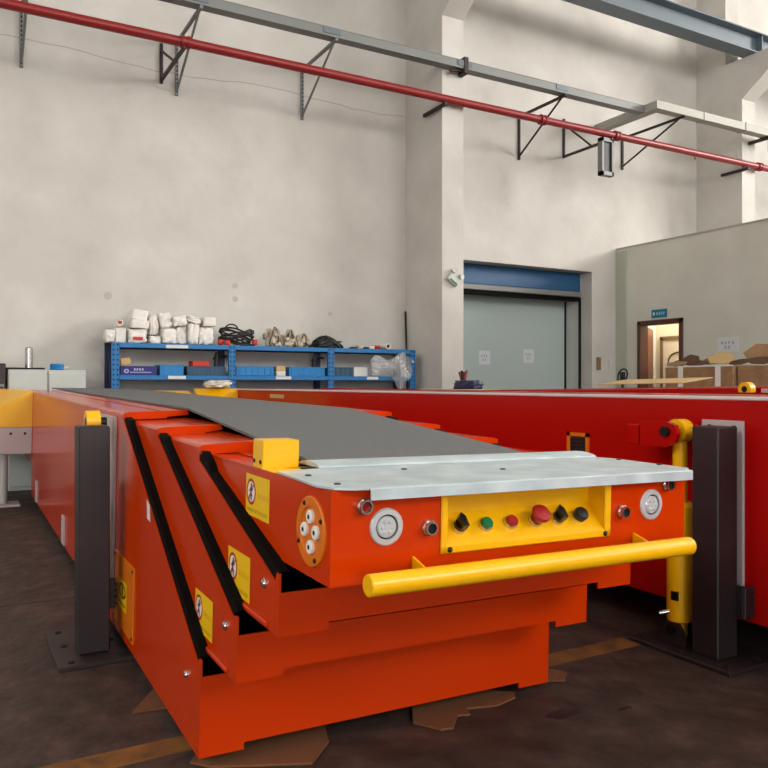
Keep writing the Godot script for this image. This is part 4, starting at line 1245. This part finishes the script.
	st = mb(); box(st, Vector3(-0.055, 0, -0.1), Vector3(0.055, 0.085, 0.1), 0.003, Transform3D(Basis(Vector3.BACK, 0.18), Vector3(1.895, 1.432, zf - 0.12)))
	tag(obj("small_carton", st, M.card_pale), "small tan carton tilted on the dark blue carton", "carton")
	open_bin("parts_bin", "bright blue plastic bin beside the dark blue carton", [2.29, 1.308, 2.585, 1.440], zf - 0.3, zf, M.bin_blue, "plastic bins on the lower shelf", 3)
	open_bin("parts_bin", "dark teal ribbed plastic bin under the orange-brown packet", [2.625, 1.308, 3.13, 1.425], zf - 0.3, zf, M.bin_teal, "plastic bins on the lower shelf", 9)
	open_bin("parts_bin", "blue translucent-looking bin left of the tan and white cartons", [3.27, 1.308, 3.79, 1.432], zf - 0.3, zf, M.bin_blue, "plastic bins on the lower shelf", 6)
	open_bin("parts_bin", "blue bin right of the tan and white cartons", [4.005, 1.308, 4.54, 1.430], zf - 0.3, zf, M.bin_blue, "plastic bins on the lower shelf", 6)
	open_bin("parts_bin", "small pale blue bin next to the white carton", [4.67, 1.308, 4.97, 1.432], zf - 0.3, zf, M.bin_teal, "plastic bins on the lower shelf", 4)
	for p in [[2.70, 1.425, 2.92, 1.49, M.coral, "orange-brown packet resting on the teal bin", "packet"], [3.83, 1.308, 3.96, 1.372, M.white_paper, "small white carton under the tan one on the lower shelf", "carton"], [3.83, 1.373, 3.96, 1.438, M.card_pale, "small tan carton on the white one on the lower shelf", "carton"], [4.99, 1.308, 5.205, 1.435, M.white_paper, "white carton beside the clear plastic bag", "carton"]]:
		st = mb(); box(st, Vector3(p[0], p[1], zf - 0.2), Vector3(p[2], p[3], zf - 0.01), 0.004)
		tag(obj("carton", st, p[4]), p[5], p[6])
	# dark clamp tools hanging between bays
	for k in 2:
		var x: float = [3.06, 4.45][k]
		var g := thing("hand_tool", ["black hand tool hanging over the teal bin", "black hand tool hanging over the last blue bin"][k], "tool", Vector3(x, 1.43, -9.85), "black tools hanging in the rack")
		st = mb(); cyl(st, Vector3(-0.02, 0, 0), Vector3(0.0, 0.18, 0), 0.03, 0.022, 10); obj("handle", st, M.cable_black, g)
		st = mb(); cyl(st, Vector3(0.0, 0.15, 0), Vector3(0.13, 0.13, 0), 0.018, 0.014, 8); cyl(st, Vector3(0.0, 0.16, 0), Vector3(-0.06, 0.09, 0), 0.014, 0.01, 8); obj("head", st, M.cable_black, g)
	# clear plastic bag spilling over the shelf edge
	st = mb()
	var n := 18
	var fn := FastNoiseLite.new()
	fn.seed = 12
	fn.frequency = 2.2
	st.set_smooth_group(0)
	var gpt := func(i: int, j: int) -> Vector3:
		var u := i / float(n)
		var v := j / float(n)
		var top := 1.62 - 0.10 * absf(u - 0.75) + 0.05 * sin(u * 11.0)
		var bot := 1.32 - (0.20 * exp(-pow((u - 0.72) / 0.18, 2.0)))
		var x := lerpf(5.21 + 0.05 * (1.0 - v), 5.88 + 0.06 * v, u) 
		return Vector3(x, lerpf(bot, top, v), -9.645 + 0.10 * sin(PI * u) * sin(PI * v) * 0.6 + 0.09 * fn.get_noise_2d(u * 2.0 + v, v * 1.6 + 3.0 * u))
	for i in n:
		for j in n:
			var a: Vector3 = gpt.call(i, j)
			var b: Vector3 = gpt.call(i + 1, j)
			var d: Vector3 = gpt.call(i + 1, j + 1)
			var e: Vector3 = gpt.call(i, j + 1)
			for p in [a, d, b, a, e, d]:
				st.add_vertex(p)
			for p in [a, b, d, a, d, e]:
				st.add_vertex(p + Vector3(0, 0, -0.006))
	var bag := soft_obj("plastic_bag", st, M.plastic)
	tag(bag, "crumpled clear plastic bag spilling over the lower shelf edge", "bag")
	# rod against the wall
	st = mb(); cyl(st, Vector3(6.05, 0, -9.95), Vector3(6.112, 2.31, -10.18), 0.014, 0.014, 8)
	tag(obj("steel_rod", st, M.black_metal), "thin dark rod leaning on wall between rack and column", "rod")

func make_left_corner() -> void:
	var st: SurfaceTool
	var z0 := -9.6
	for k in 2:
		var x0: float = [0.59, 1.004][k]
		var x1: float = [1.0, 1.412][k]
		var h: float = [1.367, 1.36][k]
		var t := thing("cabinet", ["white steel cabinet with dark top edge under the steel cylinder", "white steel cabinet under the blue strap roll"][k], "cabinet", Vector3(x0, 0, z0 - 0.45), "white cabinets left of the rack")
		st = mb(); box(st, Vector3(0, 0, 0), Vector3(x1 - x0, h, 0.45), 0.006); obj("body", st, M.cab_white, t)
		st = mb(); box(st, Vector3(0.01, 0.05, 0.45), Vector3(x1 - x0 - 0.01, h - 0.03, 0.465), 0.004); obj("door", st, M.cab_white, t)
		st = mb(); box(st, Vector3(x1 - x0 - 0.06, 0.8, 0.465), Vector3(x1 - x0 - 0.045, 0.95, 0.48), 0.004); obj("door_handle", st, M.chrome, t)
		if k == 0:
			st = mb(); box(st, Vector3(-0.015, h, 0.0), Vector3(x1 - x0 - 0.03, h + 0.018, 0.46), 0.004); obj("top_edge", st, M.black_metal, t)
	var g := thing("grey_cabinet", "grey machine box standing left of the white cabinets", "cabinet", Vector3(0.1, 0, -10.05))
	st = mb(); box(st, Vector3(0, 0, 0), Vector3(0.47, 1.43, 0.45), 0.01); obj("body", st, M.post, g)
	st = mb(); box(st, Vector3(0.04, 0.3, 0.45), Vector3(0.45, 1.2, 0.46), 0.004); obj("front_panel", st, M.galv, g)
	st = mb(); box(st, Vector3(0.2, 1.12, 0.46), Vector3(0.44, 1.17, 0.47)); obj("vent_slot", st, M.black_metal, g)
	st = mb(); lathe(st, [Vector2(0, 0), Vector2(0.042, 0), Vector2(0.042, 0.225), Vector2(0.036, 0.235), Vector2(0.036, 0.05), Vector2(0, 0.05)], Vector3(0.815, 1.385, -9.75), Vector3(0.815, 1.7, -9.75), 22)
	tag(obj("steel_cylinder", st, M.chrome), "shiny steel cylinder standing on a white cabinet", "cylinder")
	var s := thing("strap_roll", "small blue coiled strap on top of a white cabinet", "strap", Vector3(1.115, 1.36, -9.75))
	for k in 4:
		var pts := []
		for j in 17:
			var a := TAU * j / 16.0
			pts.append(Vector3((0.068 - 0.004 * (k % 2)) * cos(a), 0.013 + 0.017 * k, 0.06 * sin(a)))
		st = mb(); tube(st, pts, 0.013, 6); obj("coil", st, M.bin_blue, s)
	st = mb(); blob(st, Vector3(-0.05, 0, -0.04), Vector3(0.05, 0.05, 0.04), 3, 0.5, 0.2, 4); soft_obj("coil_core", st, M.bin_blue, s)
	st = mb(); cyl(st, Vector3(0.06, 0.02, 0.02), Vector3(0.13, 0.045, 0.02), 0.008, 0.006, 6); obj("strap_end", st, M.white_pack, s)

# ---------------------------------------------------------------- things on and beyond the conveyors
func make_loose() -> void:
	var st: SurfaceTool
	var rng := RandomNumberGenerator.new()
	rng.seed = 21
	# bag on the tail of the red conveyor
	st = mb(); blob(st, Vector3(2.70, 1.155, -9.32), Vector3(3.02, 1.245, -9.06), 8, 0.45, 0.5, 8)
	tag(soft_obj("white_bag", st, M.white_pack), "crumpled white plastic bag on the yellow tail of red conveyor", "bag")
	# blue tool pouch on the red conveyor
	var t := thing("tool_pouch", "dark blue pouch with tools standing out on the red conveyor", "pouch", Vector3(3.25, 1.162, -4.55))
	st = mb(); blob(st, Vector3(-0.05, 0, -0.11), Vector3(0.05, 0.065, 0.14), 4, 0.15, 0.15, 6); soft_obj("pouch", st, M.navy_and_rack_shade, t)
	for k in 4:
		st = mb(); cyl(st, Vector3(0, 0.05, -0.07 + k * 0.012), Vector3(-0.01 + 0.01 * k, 0.125 + 0.01 * (k % 2), -0.085 + k * 0.016), 0.007, 0.009, 8); obj("tool_handle", st, [M.dark_red, M.black_metal, M.post, M.dark_red][k], t)
	st = mb(); box(st, Vector3(3.12, 1.158, -5.0), Vector3(3.3, 1.163, -4.25), 0.001)
	tag(obj("cardboard_strip", st, M.card_pale), "pale cardboard strip under the blue pouch", "cardboard")
	# small label on the red conveyor's top
	# cardboard sheet on the farther conveyor
	st = mb(); box(st, Vector3(-0.2, 0, -0.52), Vector3(0.2, 0.008, 0.52), 0.002, Transform3D(Basis(Vector3.BACK, 0.12) * Basis(Vector3.RIGHT, -0.016), Vector3(5.82, 1.222, -5.15)))
	tag(obj("cardboard_sheet", st, M.card_pale), "flat pale cardboard sheet lying on the farther red conveyor", "cardboard")
	# big cartons before the partition
	var c := thing("large_carton", "large brown carton with white tape in front of the partition", "carton", Vector3(9.1, 0.02, -6.83))
	st = mb(); box(st, Vector3(-0.5, 0.13, -0.56), Vector3(0.5, 1.42, 0.5), 0.01); obj("box", st, M.card, c)
	st = mb(); box(st, Vector3(-0.506, 1.405, -0.56), Vector3(-0.499, 1.423, 0.5)); obj("edge_tape", st, M.white_pack, c)
	for z in [-0.30, 0.28]:
		st = mb(); box(st, Vector3(-0.504, 1.1, z - 0.04), Vector3(-0.498, 1.42, z + 0.04)); obj("tape", st, M.white_pack, c)
	st = mb()
	for z in [-0.5, 0.0, 0.42]:
		box(st, Vector3(-0.5, -0.02, z - 0.06), Vector3(0.5, 0.13, z + 0.06))
	obj("pallet_runner", st, M.card_dark_and_shade, c)
	st = mb(); box(st, Vector3(-0.45, 0, -0.11), Vector3(0.5, 1.43, 0.34), 0.01)
	var c2 := obj("plain_carton", st, M.card)
	c2.position = Vector3(9.1, 0, -6.2)
	tag(c2, "plain brown carton beside the taped one before the partition", "carton")
	# torn cardboard on top; the dark pieces paint shadow within the heap
	# [centre, half length, half width, tilt about x, tilt about z, turn, tone, label]
	var flaps := [
		[Vector3(8.72, 1.50, -7.30), 0.24, 0.10, 0.10, 0.05, 1.1, 0, "pointed cardboard flap overhanging the taped carton's end"],
		[Vector3(8.80, 1.53, -7.12), 0.16, 0.10, 0.7, 0.1, 1.4, 1, "cardboard flap in painted shadow tone sticking up over the carton's end"],
		[Vector3(8.78, 1.48, -6.98), 0.20, 0.10, -0.15, 0.05, 1.2, 1, "torn cardboard in painted shadow tone lying flat on the tape"],
		[Vector3(8.90, 1.55, -6.80), 0.18, 0.11, 0.7, -0.1, 1.7, 0, "tan cardboard piece leaning up mid-heap"],
		[Vector3(8.76, 1.52, -6.62), 0.20, 0.13, 0.5, 0.08, 1.5, 2, "wide tan cardboard flap sloping to the carton's front"],
		[Vector3(8.84, 1.48, -6.40), 0.20, 0.10, -0.2, 0.0, 1.3, 1, "folded cardboard in painted shadow tone at the join of two cartons"],
		[Vector3(8.95, 1.58, -6.20), 0.20, 0.17, 0.8, 0.06, 1.6, 0, "large tan cardboard peak on the plain carton"],
		[Vector3(8.80, 1.50, -6.08), 0.20, 0.09, 0.4, 0.05, 1.4, 1, "cardboard strip in painted shadow tone at the foot of the peak"],
		[Vector3(8.98, 1.51, -5.98), 0.15, 0.12, 0.4, -0.1, 1.7, 2, "tan cardboard scrap at the plain carton's far edge"]]
	for i in flaps.size():
		var f: Array = flaps[i]
		var xf := Transform3D(Basis(Vector3.UP, f[5]) * Basis(Vector3.RIGHT, -0.25 - absf(f[3])) * Basis(Vector3.BACK, f[4]), Vector3(f[0].x, 1.443 + f[2] * sin(0.25 + absf(f[3])), f[0].z))
		var poly := []
		for k in 6:
			var a := TAU * k / 6.0
			poly.append(Vector2(1.15 * f[1] * cos(a) * rng.randf_range(0.7, 1.15), f[2] * sin(a) * rng.randf_range(0.8, 1.1)))
		st = mb(); prism(st, poly, "y", -0.004, 0.004, xf)
		tag(obj("torn_cardboard", st, [M.card, M.card_dark_and_shade, M.card_pale][f[6]]), f[7], "cardboard", "torn cardboard on the cartons")
	# pallet truck behind
	var p := thing("pallet_truck", "black handle of pallet truck parked by the partition corner", "pallet truck", Vector3(9.75, 0, -9.25))
	var loop := []
	for k in 21:
		var a := TAU * k / 20.0
		loop.append(Vector3(0.03 * sin(a), 1.34 + 0.11 * sin(a) , 0.10 * cos(a)))
	st = mb(); tube(st, loop, 0.014, 8); obj("handle_loop", st, M.black_metal, p)
	st = mb(); cyl(st, Vector3(0, 0.25, 0), Vector3(0, 1.40, 0), 0.022, 0.022, 10); obj("drawbar", st, M.black_metal, p)
	st = mb(); cyl(st, Vector3(0, 1.2, 0.035), Vector3(0, 1.4, 0.05), 0.012, 0.012, 8); cyl(st, Vector3(0, 1.2, -0.035), Vector3(0, 1.4, -0.05), 0.012, 0.012, 8); obj("control_lever", st, M.navy_and_rack_shade, p)
	st = mb(); cyl(st, Vector3(-0.06, 0.1, 0), Vector3(0.06, 0.1, 0), 0.1, 0.1, 18); obj("wheel", st, M.rubber, p)
	st = mb(); box(st, Vector3(-0.08, 0.1, -0.12), Vector3(0.08, 0.4, 0.12), 0.02); obj("pump", st, M.coral, p)
	st = mb(); box(st, Vector3(-0.28, 0.06, 0.1), Vector3(-0.12, 0.12, 1.2), 0.01); box(st, Vector3(0.12, 0.06, 0.1), Vector3(0.28, 0.12, 1.2), 0.01); box(st, Vector3(-0.28, 0.06, 0.08), Vector3(0.28, 0.2, 0.14), 0.01); obj("fork", st, M.coral, p)
	# cardboard on the floor under the orange conveyor
	var cards := [
		[[Vector2(0.585, -2.90), Vector2(0.86, -2.86), Vector2(0.90, -3.08), Vector2(0.70, -3.08)], "triangular cardboard scrap poking out beside the base stage"],
		[[Vector2(0.668, -2.43), Vector2(0.715, -2.37), Vector2(1.0, -2.235), Vector2(1.11, -2.345), Vector2(1.2, -2.62), Vector2(0.9, -2.75)], "cardboard sheet under the front left foot of the conveyor"],
		[[Vector2(1.98, -2.46), Vector2(2.165, -2.36), Vector2(2.23, -2.42), Vector2(2.10, -2.68), Vector2(1.9, -2.7)], "cardboard piece under the front right foot of the conveyor"],
		[[Vector2(1.43, -2.33), Vector2(1.485, -2.235), Vector2(1.53, -2.225), Vector2(1.60, -2.30), Vector2(1.645, -2.285), Vector2(1.66, -2.335), Vector2(1.78, -2.30), Vector2(1.885, -2.325), Vector2(1.91, -2.36), Vector2(1.8, -2.45), Vector2(1.5, -2.45)], "ragged cardboard scraps under the middle of the conveyor front"]]
	for i in cards.size():
		st = mb(); prism(st, cards[i][0], "y", 0.002, 0.010)
		tag(obj("cardboard_scrap", st, M.scrap), cards[i][1], "cardboard", "cardboard under the orange conveyor")

func _ready() -> void:
	make_materials()
	make_view()
	make_hall()
	make_conveyors()
	make_services()
	make_rack()
	make_left_corner()
	make_loose()
